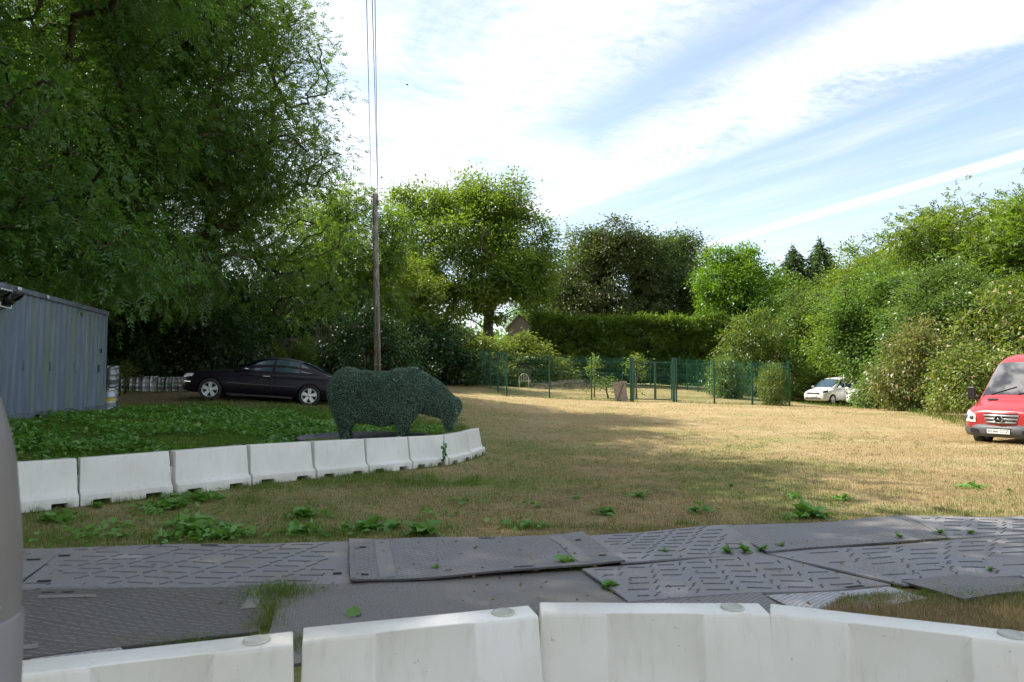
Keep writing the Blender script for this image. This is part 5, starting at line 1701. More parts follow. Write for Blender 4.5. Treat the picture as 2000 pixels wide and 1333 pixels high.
lamp2 = MB().grid([[(0.08 + 0.3 * a, -(0.66 + 0.17 * a ** 0.6) - 0.01, 0.74 + 0.06 * a + 0.13 * b) for a in np.linspace(0, 1, 5)] for b in (0, 0.5, 1)])
for sg in (-1, 1):
    o = link('headlight', lamp2.mesh('lamp', True), M_BLACK, wc, scale=(1, -sg, 1)); md = o.modifiers.new('t', 'SOLIDIFY'); md.thickness = 0.01; md.offset = 0
    mi = MB(); ellipsoid(mi, Vector((1.4, sg * 1.0, 1.12)), (0.08, 0.11, 0.08), 10)
    link('mirror', mi.mesh('mirror', True), M_WH, wc)
link('grille', MB().box((-0.004, 0, 0.74), (0.06, 0.9, 0.07)).mesh('grille', False, 0.015), M_BLACK, wc)
link('air_intake', MB().box((-0.02, 0, 0.4), (0.08, 1.1, 0.12)).mesh('intake', False, 0.02), M_GREYP, wc)
link('number_plate', MB().box((-0.035, 0, 0.56), (0.012, 0.52, 0.11)).mesh('plate'), M_PLATE, wc)
wc2 = copy_tree(wc)
base2 = at(1676, 797, 42.6); base2.z = gz1(base2.x, base2.y)
wc2.location = base2 + Vector((0.1, 0.0, 0.02))
wc2.rotation_euler = (0, 0, R(52))
wc2.name = 'white_van'
tag(wc2, 'white vehicle nose poking out from under the bush', 'car')
for k in range(3):
    link('grille_bar', MB().box((-0.03, 0, 0.62 + 0.085 * k), (0.05, 0.95, 0.03)).mesh('bar'), M_CHROME, wc2)

# --- red van
M_VAN = paint('van_paint', (0.37, 0.028, 0.032), 0.6, 0.35)
vfront = at(1953, 843, 17.7)
vroot = thing('red_van', 'red high roof van with grey bumper cut by the right edge', 'van', (vfront.x, vfront.y, vfront.z - 0.46), (0, 0, R(30)))
def vsec(zb, w, zt, wt, zsh):
    return [(0, zb), (w * 0.88, zb), (w, zb + 0.1), (w, min(zsh, zt - 0.12)), (wt + (w - wt) * 0.25, zt - 0.09), (wt * 0.8, zt - 0.005), (wt * 0.4, zt + 0.012), (0, zt + 0.015)]
vs_ = [(0.06, vsec(0.5, 0.74, 0.93, 0.62, 0.8)), (0.12, vsec(0.45, 0.86, 1.0, 0.72, 0.86)), (0.3, vsec(0.4, 0.94, 1.09, 0.8, 0.95)), (0.6, vsec(0.35, 0.975, 1.2, 0.84, 1.05)), (0.86, vsec(0.33, 0.985, 1.28, 0.86, 1.12)),
       (1.05, vsec(0.33, 0.985, 1.52, 0.85, 1.18)), (1.35, vsec(0.33, 0.985, 1.9, 0.82, 1.25)), (1.62, vsec(0.33, 0.985, 2.2, 0.8, 1.4)), (1.8, vsec(0.33, 0.985, 2.36, 0.79, 1.5)), (2.15, vsec(0.33, 0.985, 2.5, 0.78, 1.6)), (2.8, vsec(0.33, 0.985, 2.56, 0.79, 1.7)), (5.6, vsec(0.33, 0.985, 2.54, 0.79, 1.7)), (5.9, vsec(0.36, 0.96, 2.45, 0.76, 1.7))]
van_me = loft(vs_, 2, [(x, 0.355, 0.41, -1.2, -0.66) for x in (1.0, 4.6)] + [(x, 0.355, 0.41, 0.66, 1.2) for x in (1.0, 4.6)])
link('body', van_me, M_VAN, vroot)
for x in (1.0, 4.6):
    for sg in (-1, 1):
        wheel(vroot, x, sg * 0.87, 0.35, 0.35, 0.23, 5, sg, rim_mat=simple('steel_rim%d%d' % (x, sg), (0.2, 0.2, 0.21), 0.4, 0.6))
# bumper: wraps round the nose
def wrap(x0, depth, w, n=17, r=3.0):
    """plan outline of the nose: points (x, y)"""
    return [(x0 + depth * abs(t_) ** r, w * t_) for t_ in np.linspace(-1, 1, n)]
rows = []
for z, x0, w in ((0.3, 0.06, 0.95), (0.31, -0.02, 0.985), (0.4, -0.06, 1.005), (0.5, -0.07, 1.01), (0.585, -0.04, 1.005), (0.62, 0.01, 0.985), (0.64, 0.07, 0.94)):
    rows.append([(x, y, z) for x, y in wrap(x0, 0.42, w)])
bo = link('bumper', MB().grid(rows).mesh('bumper', True), M_GREYP, vroot)
rows = [[(x, y, z) for x, y in wrap(-0.085, 0.2, 0.52)] for z in (0.44, 0.545)]
link('air_intake', MB().grid(rows).mesh('intake', True), M_BLACK, bo)
for sg in (-1, 1):
    rows = [[(x, sg * y, z) for x, y in wrap(-0.08, 0.42, 1.01)[12:15]] for z in (0.4, 0.5)]
    link('fog_lamp_recess', MB().grid(rows).mesh('fog', True), M_BLACK, bo)
# grille: red surround, black field, silver bars
rows = [[(x, y, z) for x, y in wrap(x0 - 0.055, 0.3, w)] for z, x0, w in ((0.585, 0.045, 0.44), (0.62, 0.025, 0.53), (0.74, 0.035, 0.6), (0.93, 0.06, 0.63), (0.965, 0.085, 0.61))]
gs = link('grille_surround', MB().grid(rows).mesh('surround', True), M_VAN, vroot)
rows = [[(x, y, z) for x, y in wrap(x0 - 0.052, 0.26, w)] for z, x0, w in ((0.65, 0.012, 0.47), (0.74, 0.016, 0.53), (0.915, 0.034, 0.56))]
link('grille_mesh', MB().grid(rows).mesh('grille', True), M_BLACK, gs)
for k, z in enumerate((0.69, 0.775, 0.86)):
    rows = [[(x, y, z + dz) for x, y in wrap(-0.052 + 0.006 * k + dx, 0.25, 0.47 + 0.03 * k)] for dz, dx in ((-0.026, 0.004), (-0.018, -0.008), (0.018, -0.006), (0.026, 0.008))]
    link('grille_bar', MB().grid(rows).mesh('bar', True), simple('grille_silver%d' % k, (0.38, 0.39, 0.4), 0.35, 0.6), gs)
# round three-pointed emblem
em = MB()
ring = [(-0.078, 0.098 * math.cos(a), 0.775 + 0.098 * math.sin(a)) for a in np.linspace(0, 2 * math.pi, 29)]
em.tube(ring, 0.011, 6, False)
for a in (math.pi / 2, math.pi / 2 + 2.094, math.pi / 2 - 2.094):
    c_, s_ = math.cos(a), math.sin(a)
    tip_ = (-0.08, 0.094 * c_, 0.775 + 0.094 * s_); l_ = (-0.08, -0.018 * s_, 0.775 + 0.018 * c_); r__ = (-0.08, 0.018 * s_, 0.775 - 0.018 * c_); f__ = (-0.096, 0, 0.775)
    em.add([tip_, l_, r__, f__], [(0, 1, 3), (0, 3, 2), (0, 2, 1)])
link('emblem', em.mesh('emblem', True), M_CHROME, gs)
link('emblem_disc', MB().lathe([(0.0, -0.068), (0.1, -0.066)], 24, axis='x', c=(0, 0, 0.775), cap=False).mesh('disc'), M_BLACK, gs)
# headlamps
for sg in (-1, 1):
    hp_ = [[(0, sg * (0.6 + 0.33 * a), 0.665 + 0.02 * a + (0.2 + 0.13 * a) * b) for a in np.linspace(0, 1, 9)] for b in np.linspace(0, 1, 6)]
    h_ = link('headlight', MB().grid(on_body(van_me, hp_, (1, 0, 0), 0.014)).mesh('lamp', True), M_LAMP, vroot)
    for a in (0.3, 0.68):
        bp_ = on_body(van_me, [[(0, sg * (0.6 + 0.33 * a), 0.67 + 0.2 * 0.5 + 0.06 * a)]], (1, 0, 0), 0.02)[0][0]
        link('bulb_reflector', MB().lathe([(0.055, 0.0), (0.05, -0.006), (0.0, -0.01)], 16, axis='x', c=tuple(bp_), cap=False).mesh('reflector', True), M_GREYP, h_)
    link('bonnet_seam', MB().tube(on_body(van_me, [[(x, sg * (0.62 + 0.26 * x), 2.0) for x in np.linspace(0.14, 0.86, 12)]], (0, 0, -1), 0.001)[0], 0.005, 4).mesh('seam'), M_BLACK, vroot)
    link('door_seam', MB().tube(on_body(van_me, [[(1.52, sg * 0.5, z) for z in np.linspace(0.5, 1.95, 14)]], (0, -sg, 0), 0.001)[0], 0.006, 4).mesh('seam'), M_BLACK, vroot)
    mm = MB(); mm.box((0.98, sg * 1.12, 1.42), (0.1, 0.2, 0.36)); 
    mo = link('mirror', mm.mesh('mirror', False, 0.03), M_BLACK, vroot)
    link('mirror_arm', MB().box((1.0, sg * 1.02, 1.3), (0.06, 0.12, 0.08)).mesh('arm', False, 0.02), M_BLACK, mo)
    link('bonnet_vent', MB().box((0.72, sg * 0.48, 1.262), (0.1, 0.24, 0.012), Matrix.Rotation(-0.32, 3, 'Y')).mesh('vent', False, 0.004), M_BLACK, vroot)
# windscreen follows the sloping front
rows = on_body(van_me, [[(0.93 + 0.76 * k / 11 + 0.03 * abs(t_) ** 3, (0.84 - 0.1 * k / 11) * t_, 3) for t_ in np.linspace(-1, 1, 23)] for k in range(12)], (0, 0, -1), 0.008)
m, N = base_mat('van_windscreen')
tcn = N.n('ShaderNodeTexCoord')
sw = N.n('ShaderNodeSeparateXYZ'); N.l(tcn.outputs['Object'], sw.inputs[0])
nz = N.noise(tcn.outputs['Object'], 1.6, 3, 0.5)
c = N.mix(N.math('MULTIPLY', N.sstep(nz, 0.42, 0.6), 0.8), (0.03, 0.033, 0.04, 1), (0.2, 0.2, 0.2, 1))
pbsdf(N, c, 0.04, 0, 0.6)
link('windscreen', MB().grid(rows).mesh('windscreen', True), m, vroot)
for y in (-0.05, 0.6):
    wp = on_body(van_me, [[(0.93 + 0.16 * f, y - 0.55 * f, 3) for f in np.linspace(0, 1, 8)]], (0, 0, -1), 0.022)[0]
    link('wiper', MB().tube(wp, 0.011, 6).mesh('wiper'), M_BLACK, vroot)
for sg in (-1, 1):
    link('side_window', MB().grid([[(x, sg * (1.0 - (z - 1.22) * 0.17), z) for x in (1.5, 1.8, 2.1, 2.4)] for z in (1.35, 1.6, 1.85)]).mesh('window'), M_GLASS, vroot)
pl = link('number_plate', MB().box((-0.095, 0, 0.46), (0.012, 0.52, 0.112)).mesh('plate', False, 0.002), M_PLATE, vroot)
cu = bpy.data.curves.new('plate_text', 'FONT')
cu.body = 'KN66 CCZ'; cu.size = 0.102; cu.align_x = 'CENTER'; cu.align_y = 'CENTER'; cu.extrude = 0.001; cu.offset = 0.0012
to = link('plate_text_tmp', cu)
txt = evaluated(to)
txt.materials.clear()
link('plate_lettering', txt, M_BLACK, pl, (-0.1025, 0, 0.46), (math.pi / 2, 0, -math.pi / 2), (0.95, 1, 1))

# ------------------------------------------------------------------ green mesh fence round the paddock
M_FEN = simple('fence_green', (0.01, 0.085, 0.05), 0.4, 0.0, 0.5, 0.15, 3)
FH = 2.36


def wire(mb, a, b, r_=0.0034):
    a, b = Vector(a), Vector(b)
    d = (b - a).normalized()
    s = d.cross(Vector((0.3, 0.9, 0.2))).normalized() * r_; t_ = d.cross(s).normalized() * r_
    v_ = [a + s, a + t_, a - s, a - t_, b + s, b + t_, b - s, b - t_]
    mb.add(v_, [(0, 1, 5, 4), (1, 2, 6, 5), (2, 3, 7, 6), (3, 0, 4, 7)])


def mesh_panel(root, a, b, o, z_lo=0.06, h=FH):
    L = (b - a).length
    mb = MB()
    nv = int(math.hypot(b.x - a.x, b.y - a.y) / 0.07)
    up = Vector((0, 0, 1))
    nrm = Vector((b.y - a.y, a.x - b.x, 0)).normalized()
    folds = [0.25, 0.85, 1.45, 2.05]
    for i in range(nv + 1):
        p = a.lerp(b, i / nv) - o
        wire(mb, p + up * z_lo, p + up * (h - 0.04), 0.0027)
    z = z_lo + 0.03
    while z < h:
        wire(mb, a - o + up * z, b - o + up * z, 0.0038)
        z += 0.2
    for z in folds:      # the pressed folds stand proud and carry double wires
        for dz in (-0.05, 0.0, 0.05):
            off = nrm * (0.035 if dz == 0 else 0.012)
            wire(mb, a - o + up * (z + dz) + off, b - o + up * (z + dz) + off, 0.0055 if dz == 0 else 0.0035)
    ob = link('mesh_panel', mb.mesh('fence_mesh'), M_FEN, root)
    ob['kind'] = 'stuff'
    return ob


def post(root, p, o, w=0.075, h=FH + 0.03):
    q_ = p - o
    return link('post', MB().box((q_.x, q_.y, q_.z + h / 2 - 0.1), (w, w, h + 0.2)).mesh('fence_post', False, 0.004), M_FEN, root)


def fence_run(label, pts, skip_posts=()):
    o = pts[0].copy()
    root = thing('mesh_fence', label, 'fence', o, group='green mesh fences of the paddock')
    for i, p in enumerate(pts):
        if i not in skip_posts:
            post(root, p, o)
    for a, b in zip(pts[:-1], pts[1:]):
        mesh_panel(root, a, b, o)
    return root


def fp(px, d):
    return ground_at(px, d, 0.0)


frontL = [fp(990, 37), fp(1073, 37), fp(1155, 37), fp(1231, 37)]
frontR = [fp(1320, 37), fp(1394, 37), fp(1468, 36.6), fp(1540, 36)]
fence_run('green mesh fence left of the gate along the paddock front', frontL)
fence_run('green mesh fence right of the gate along the paddock front', frontR)
corner = fp(922, 50)
fence_run('green mesh fence receding along the left side of the paddock', [frontL[0].lerp(corner, k / 5) if k == 0 else Vector((frontL[0].lerp(corner, k / 5).x, frontL[0].lerp(corner, k / 5).y, gz1(frontL[0].lerp(corner, k / 5).x, frontL[0].lerp(corner, k / 5).y))) for k in range(6)], (0,))
rc = Vector((13.2, 54.5, gz1(13.2, 54.5)))
rp = []
for k in range(9):
    p = frontR[-1].lerp(rc, k / 8); p.z = gz1(p.x, p.y); rp.append(p)
fence_run('green mesh fence receding along the right side of the paddock', rp, (0,))
bp = []
for k in range(8):
    p = corner.lerp(rc, k / 7); p.z = gz1(p.x, p.y); bp.append(p)
fence_run('green mesh fence along the back of the paddock before the hedge', bp, (0, 7))

# double gate
ga, gm, gb = fp(1235, 37), fp(1279, 37), fp(1315, 37)
groot = thing('mesh_gate', 'green double mesh gate with stout posts in the paddock front', 'gate', ga)
for p in (ga, gb):
    q_ = p - ga
    link('gate_post', MB().box((q_.x, q_.y, q_.z + 1.13), (0.13, 0.13, 2.46)).mesh('gate_post', False, 0.006), M_FEN, groot)
for a, b in ((ga.lerp(gm, 0.1), ga.lerp(gm, 0.97)), (gm.lerp(gb, 0.03), gm.lerp(gb, 0.88))):
    fr = MB()
    dd = b - a
    for e in (a, b):
        q_ = e - ga; fr.box((q_.x, q_.y, q_.z + 1.13), (0.055, 0.055, 2.06))
    mid_ = (a + b) / 2 - ga
    ang = math.atan2(dd.y, dd.x)
    for z in (0.13, 2.13):
        fr.box((mid_.x, mid_.y, mid_.z + z), (math.hypot(dd.x, dd.y) - 0.056, 0.052, 0.052), Matrix.Rotation(ang, 3, 'Z'))
    link('leaf_frame', fr.mesh('gate_leaf', False), M_FEN, groot)
    mesh_panel(groot, a, b, ga, 0.16, 2.12)
q_ = gm - ga
link('lock_box', MB().box((q_.x, q_.y - 0.05, q_.z + 1.0), (0.09, 0.06, 0.2)).mesh('lock', False, 0.005), M_FEN, groot)

# weathered ledged board leaning beside the gate
m_wood = simple('grey_timber', (0.3, 0.25, 0.2), 0.9, 0, 0.2, 0.35, 9, bmp=0.5, bscale=30)
bpos = fp(1214, 36.75)
broot = thing('wooden_board', 'weathered braced wooden hatch leaning beside the gate', 'board', bpos, (R(-8), R(-7), R(6)))
for k in range(5):
    link('plank', MB().box((-0.28 + 0.14 * k, 0, 0.55), (0.134, 0.025, 1.06 + 0.03 * (k % 2))).mesh('plank', False, 0.004), m_wood, broot)
link('top_rail', MB().box((0.02, -0.03, 0.98), (0.86, 0.03, 0.09)).mesh('rail', False, 0.004), m_wood, broot)
link('diagonal_brace', MB().box((0, -0.031, 0.5), (0.06, 0.028, 0.98), Matrix.Rotation(0.5, 3, 'Y')).mesh('brace', False, 0.004), simple('dark_timber', (0.12, 0.1, 0.08), 0.9), broot)

# wire arch chair in the paddock
apos = fp(1023, 46)
aroot = thing('wire_garden_chair', 'pale arched wire garden chair inside the paddock', 'chair', apos)
m_wirew = simple('chair_white', (0.6, 0.6, 0.55), 0.5)
mbk = MB().tube([(-0.33, 0, 0.0), (-0.33, 0, 0.5)] + [(-0.33 * math.cos(a), 0, 0.5 + 0.42 * math.sin(a)) for a in np.linspace(0, math.pi, 12)] + [(0.33, 0, 0.5), (0.33, 0, 0)], 0.02, 6)
link('arched_back', mbk.mesh('arch', True), m_wirew, aroot)
link('seat', MB().box((0, -0.22, 0.42), (0.62, 0.46, 0.03)).mesh('seat', False, 0.01), m_wirew, aroot)
for x in (-0.29, 0.29):
    link('leg', MB().tube([(x, -0.43, 0), (x, -0.43, 0.42)], 0.018, 6).mesh('leg'), m_wirew, aroot)
for x in (-0.15, 0.0, 0.15):
    link('back_bar', MB().tube([(x, 0, 0.44), (x, 0, 0.86)], 0.012, 5).mesh('bar'), m_wirew, aroot)

# heap of cut branches in the paddock
rg = np.random.default_rng(31)
hp = fp(1105, 45)
mb = MB()
for k in range(150):
    x, y = rg.normal(size=2) * [1.5, 0.5]
    h_ = max(0.05, 0.75 - 0.28 * abs(x)) * rg.random()
    a = rg.random() * 6.28; L = 0.5 + rg.random() * 0.9
    p = Vector((x, y, h_)); q2 = p + Vector((math.cos(a) * L, math.sin(a) * L * 0.5, rg.normal() * 0.16))
    q2.z = max(q2.z, 0.02)
    mb.tube([p, (p + q2) / 2 + Vector((0, 0, 0.05)), q2], [0.018, 0.013, 0.005], 4)
o = link('brush_heap', mb.mesh('brush'), BARK, None, hp)
tag(o, 'heap of cut branches lying inside the paddock', 'branches', kind='stuff')

# ------------------------------------------------------------------ timber wall with railing behind the saloon
m_slp = simple('sleeper_wood', (0.2, 0.165, 0.125), 0.9, 0, 0.2, 0.45, 4, bmp=0.6, bscale=14)
wa, wb = ground_at(535, 33.5), ground_at(668, 33.5)
wroot = thing('timber_wall', 'dark timber plank wall behind the saloon under the trees', 'wall', wa)
Lw = (wb - wa).length
zt0 = at(600, 660, 33.5).z - wa.z
nb = 11
for k in range(nb):
    for j in range(2):
        link('plank', MB().box((Lw * (0.25 + 0.5 * j), 0.02 * ((k + j) % 3), (k + 0.5) * zt0 / nb), (Lw / 2 - 0.02, 0.09, zt0 / nb - 0.018)).mesh('sleeper', False, 0.008), m_slp, wroot)
for j in range(5):
    link('stake', MB().box((Lw * j / 4, -0.08, zt0 / 2), (0.1, 0.08, zt0)).mesh('stake', False, 0.006), m_slp, wroot)
rroot = thing('picket_railing', 'picket railing on top of the dark timber wall', 'railing', wa + Vector((Lw * 0.62, 0.03, zt0 + 0.004)))
for k in range(11):
    link('picket', MB().box((k * 0.12, 0, 0.26), (0.05, 0.025, 0.52)).mesh('picket', False, 0.004), m_slp, rroot)
for z in (0.06, 0.46):
    link('rail', MB().box((0.6, 0.027, z), (1.3, 0.028, 0.06)).mesh('rail', False, 0.004), m_slp, rroot)

# ------------------------------------------------------------------ house behind the hedge
hl_ = at(1007, 640, 82)
m_tile = simple('roof_tiles', (0.17, 0.115, 0.08), 0.85, 0, 0.3, 0.35, 3, bmp=0.4, bscale=12)
m_brick = simple('brick', (0.26, 0.13, 0.085), 0.85, 0, 0.2, 0.3, 10)
m_rend = simple('render_dark', (0.12, 0.105, 0.09), 0.8)
hz = gz1(hl_.x, 62)
hroot2 = thing('house', 'brown tiled house gable and chimney peeping over the hedge', 'house', (hl_.x, 82, hz))
ez = hl_.z - hz + 0.1
link('wall', MB().box((0.6, 3.0, ez / 2), (3.0, 6.0, ez)).mesh('wall'), m_rend, hroot2)
az = at(1006, 616, 82).z - hz
gb_ = MB(); gb_.add([(-0.9, 0, ez), (2.1, 0, ez), (0.45, 0, az - 0.1), (-0.9, 6, ez), (2.1, 6, ez), (0.45, 6, az - 0.1)], [(0, 1, 2), (5, 4, 3), (0, 2, 5, 3), (1, 4, 5, 2)])
link('gable', gb_.mesh('gable'), m_rend, hroot2)
rf = MB()
for sx, ex in ((-1.2, 0.45), (2.4, 0.45)):
    rf.add([(sx, -0.25, ez - 0.35), (sx, 6.2, ez - 0.35), (ex, 6.2, az), (ex, -0.25, az), (sx, -0.25, ez - 0.23), (sx, 6.2, ez - 0.23), (ex, 6.2, az + 0.14), (ex, -0.25, az + 0.14)], [(0, 1, 2, 3), (7, 6, 5, 4), (0, 4, 5, 1), (1, 5, 6, 2), (2, 6, 7, 3), (3, 7, 4, 0)])
ro = link('roof', rf.mesh('roof'), m_tile, hroot2)
link('wing', MB().box((4.0, 4.0, ez / 2 - 0.3), (4.0, 4.0, ez - 0.6)).mesh('wing'), m_rend, hroot2)
cz_ = at(1070, 622, 84).z - hz
cxx = at(1070, 622, 84).x - hl_.x
ch = link('chimney', MB().box((cxx, 3.0, cz_ - 1.6), (0.75, 0.6, 3.0)).mesh('chimney'), m_brick, hroot2)
link('chimney_cap', MB().box((cxx, 3.0, cz_ - 0.06), (0.88, 0.72, 0.12)).mesh('cap'), m_rend, ch)
for k in (-0.18, 0.18):
    link('chimney_pot', MB().lathe([(0.12, 0), (0.1, 0.25), (0.12, 0.28)], 12, c=(cxx + k, 3.0, cz_)).mesh('pot', True), simple('clay_pot%d' % (k > 0), (0.3, 0.14, 0.08), 0.8), ch)

# ------------------------------------------------------------------ small bird high above
bpz = at(795, 166, 60)
bird = thing('flying_bird', 'tiny dark bird flying right of the overhead wires', 'bird', bpz, (0.3, 0.2, 0.5))
bm_ = MB()
ellipsoid(bm_, Vector((0, 0, 0)), (0.13, 0.045, 0.045), 10)
link('body', bm_.mesh('bird_body', True), M_BLACK, bird)
for sg in (-1, 1):
    link('wing', MB().grid([[(0.07, sg * 0.03, 0.01), (0.05, sg * 0.14, 0.06), (-0.02, sg * 0.27, 0.02)], [(-0.06, sg * 0.03, 0.0), (-0.04, sg * 0.14, 0.05), (-0.05, sg * 0.27, 0.015)]]).mesh('wing', True), M_BLACK, bird)
link('tail', MB().add([(-0.1, 0.02, 0), (-0.1, -0.02, 0), (-0.24, -0.05, 0), (-0.24, 0.05, 0)], [(0, 1, 2, 3)]).mesh('tail'), M_BLACK, bird)

# ------------------------------------------------------------------ grass
m, N = base_mat('grass_blade')
ag = N.n('ShaderNodeAttribute', attribute_name='green')
geo = N.n('ShaderNodeNewGeometry'); rnd = geo.outputs['Random Per Island']
st_ = N.mix(rnd, (0.18, 0.128, 0.055, 1), (0.54, 0.425, 0.24, 1))
gr_ = N.mix(rnd, (0.052, 0.135, 0.015, 1), (0.15, 0.265, 0.04, 1))
c = N.mix(ag.outputs['Fac'], st_, gr_)
d_ = N.n('ShaderNodeBsdfDiffuse'); N.l(c, d_.inputs[0])
t_ = N.n('ShaderNodeBsdfTranslucent'); N.l(c, t_.inputs[0])
ms = N.n('ShaderNodeMixShader'); ms.inputs[0].default_value = 0.35
N.l(d_.outputs[0], ms.inputs[1]); N.l(t_.outputs[0], ms.inputs[2])
out = N.n('ShaderNodeOutputMaterial'); N.l(ms.outputs[0], out.inputs[0])
M_BLADE = m
rg = np.random.default_rng(900)


def in_quads(x, y, quads, grow_=0.0):
    hit = np.zeros(len(x), bool)
    for qd in quads:
        ins_ = np.ones(len(x), bool)
        area = sum(qd[i][0] * qd[(i + 1) % 4][1] - qd[(i + 1) % 4][0] * qd[i][1] for i in range(4))
        s = 1 if area > 0 else -1
        for i in range(4):
            (x0, y0), (x1, y1) = qd[i], qd[(i + 1) % 4]
            L = math.hypot(x1 - x0, y1 - y0)
            ins_ &= (((x1 - x0) * (y - y0) - (y1 - y0) * (x - x0)) * s / L > -grow_)
        hit |= ins_
    return hit


BX, BY, BH, BG, BW = [], [], [], [], []


def add_blades(x, y, h, g, w):
    BX.append(x); BY.append(y); BH.append(h); BG.append(g); BW.append(w)


def field(n, y0, y1, hmin, hmax, w, power=1.0, xlo=-99, xhi=99, side=0.92):
    y = y0 + (y1 - y0) * rg.random(n) ** power
    x = (rg.random(n) * 2 - 1) * (side * y + 0.4)
    k = (x > xlo) & (x < xhi)
    x, y = x[k], y[k]
    k = ~in_quads(x, y, MATQ, -0.02)
    k &= np.hypot(x - pc.x, y - pc.y) > RP + 0.03
    x, y = x[k], y[k]
    e = earthiness(x, y)
    k = rg.random(len(x)) > e * 0.85
    x, y = x[k], y[k]
    tuft = fnoise(x * 1.5, y * 1.5, 61, 3)
    g = greenness(x, y)
    gg = (rg.random(len(x)) < np.clip(g * 1.15 + (tuft - 0.5) * 0.5 * (g > 0.06), 0, 1)).astype(float) * (0.65 + 0.35 * rg.random(len(x)))
    h = (hmin + (hmax - hmin) * rg.random(len(x))) * (0.6 + 0.8 * tuft) * (1 + 0.25 * gg)
    add_blades(x, y, h, gg, np.full(len(x), w))


field(255000, 6.2, 15.5, 0.02, 0.055, 0.006, 1.15)
field(120000, 15.5, 27, 0.018, 0.04, 0.011, 1.0)
field(80000, 27, 56, 0.025, 0.055, 0.018, 1.0, xlo=-6)
# loose taller tufts in the near field
nt = 1500
ty = 6.6 + 14 * rg.random(nt) ** 1.4; tx = (rg.random(nt) * 2 - 1) * (0.79 * ty)
k = ~in_quads(tx, ty, MATQ, 0.05) & (np.hypot(tx - pc.x, ty - pc.y) > RP + 0.1)
tx, ty = tx[k], ty[k]
tg = (rg.random(len(tx)) < np.clip(greenness(tx, ty) * 1.3 + 0.08, 0, 1)).astype(float)
ths = 0.035 + 0.05 * rg.random(len(tx)) ** 2
kk = np.repeat(np.arange(len(tx)), 22); nn_ = len(kk)
add_blades(tx[kk] + rg.normal(size=nn_) * 0.035, ty[kk] + rg.normal(size=nn_) * 0.035, ths[kk] * (0.5 + 0.8 * rg.random(nn_)), tg[kk] * (0.7 + 0.3 * rg.random(nn_)), np.full(nn_, 0.0065))
# the lush bank behind the far barriers
n = 130000
y = rg.uniform(8.5, 21.5, n); x = rg.uniform(-10.5, -0.5, n)
g = greenness(x, y); k = (g > 0.5) & (np.hypot(x - pc.x, y - pc.y) > RP + 0.03) & (earthiness(x, y) < 0.5)
x, y, g = x[k], y[k], g[k]
add_blades(x, y, 0.04 + 0.06 * rg.random(len(x)), np.clip(g * 1.3, 0, 1), np.full(len(x), 0.009))
# rough grass behind the right-hand barrier
n = 34000
t1, t2 = rg.random(n), rg.random(n)
qa, qb, qc, qd_ = [np.array(flat(*p_)[:2]) for p_ in ((1655, 1172), (2150, 1140), (2150, 1300), (1560, 1215))]
pp = (qa[None] * (1 - t1[:, None]) + qb[None] * t1[:, None]) * (1 - t2[:, None]) + (qd_[None] * (1 - t1[:, None]) + qc[None] * t1[:, None]) * t2[:, None]
fr_ = fnoise(pp[:, 0] * 3, pp[:, 1] * 3, 71)
gg = (rg.random(n) < np.clip(0.85 - t2 * 1.9 + (fr_ - 0.5), 0.06, 0.95)).astype(float) * 0.9
add_blades(pp[:, 0], pp[:, 1], (0.025 + 0.045 * rg.random(n)) * (0.5 + fr_), gg, np.full(n, 0.0045))


def tuft(px, py, n, h, sx, sy=None, g=0.9):
    c_ = flat(px, py)
    h = h * 0.75
    x = c_.x + rg.normal(size=n) * sx; y = c_.y + rg.normal(size=n) * (sy or sx * 0.6)
    add_blades(x, y, h * (0.4 + 0.8 * rg.random(n)), (rg.random(n) < g).astype(float) * (0.7 + 0.3 * rg.random(n)), np.full(n, 0.0055))


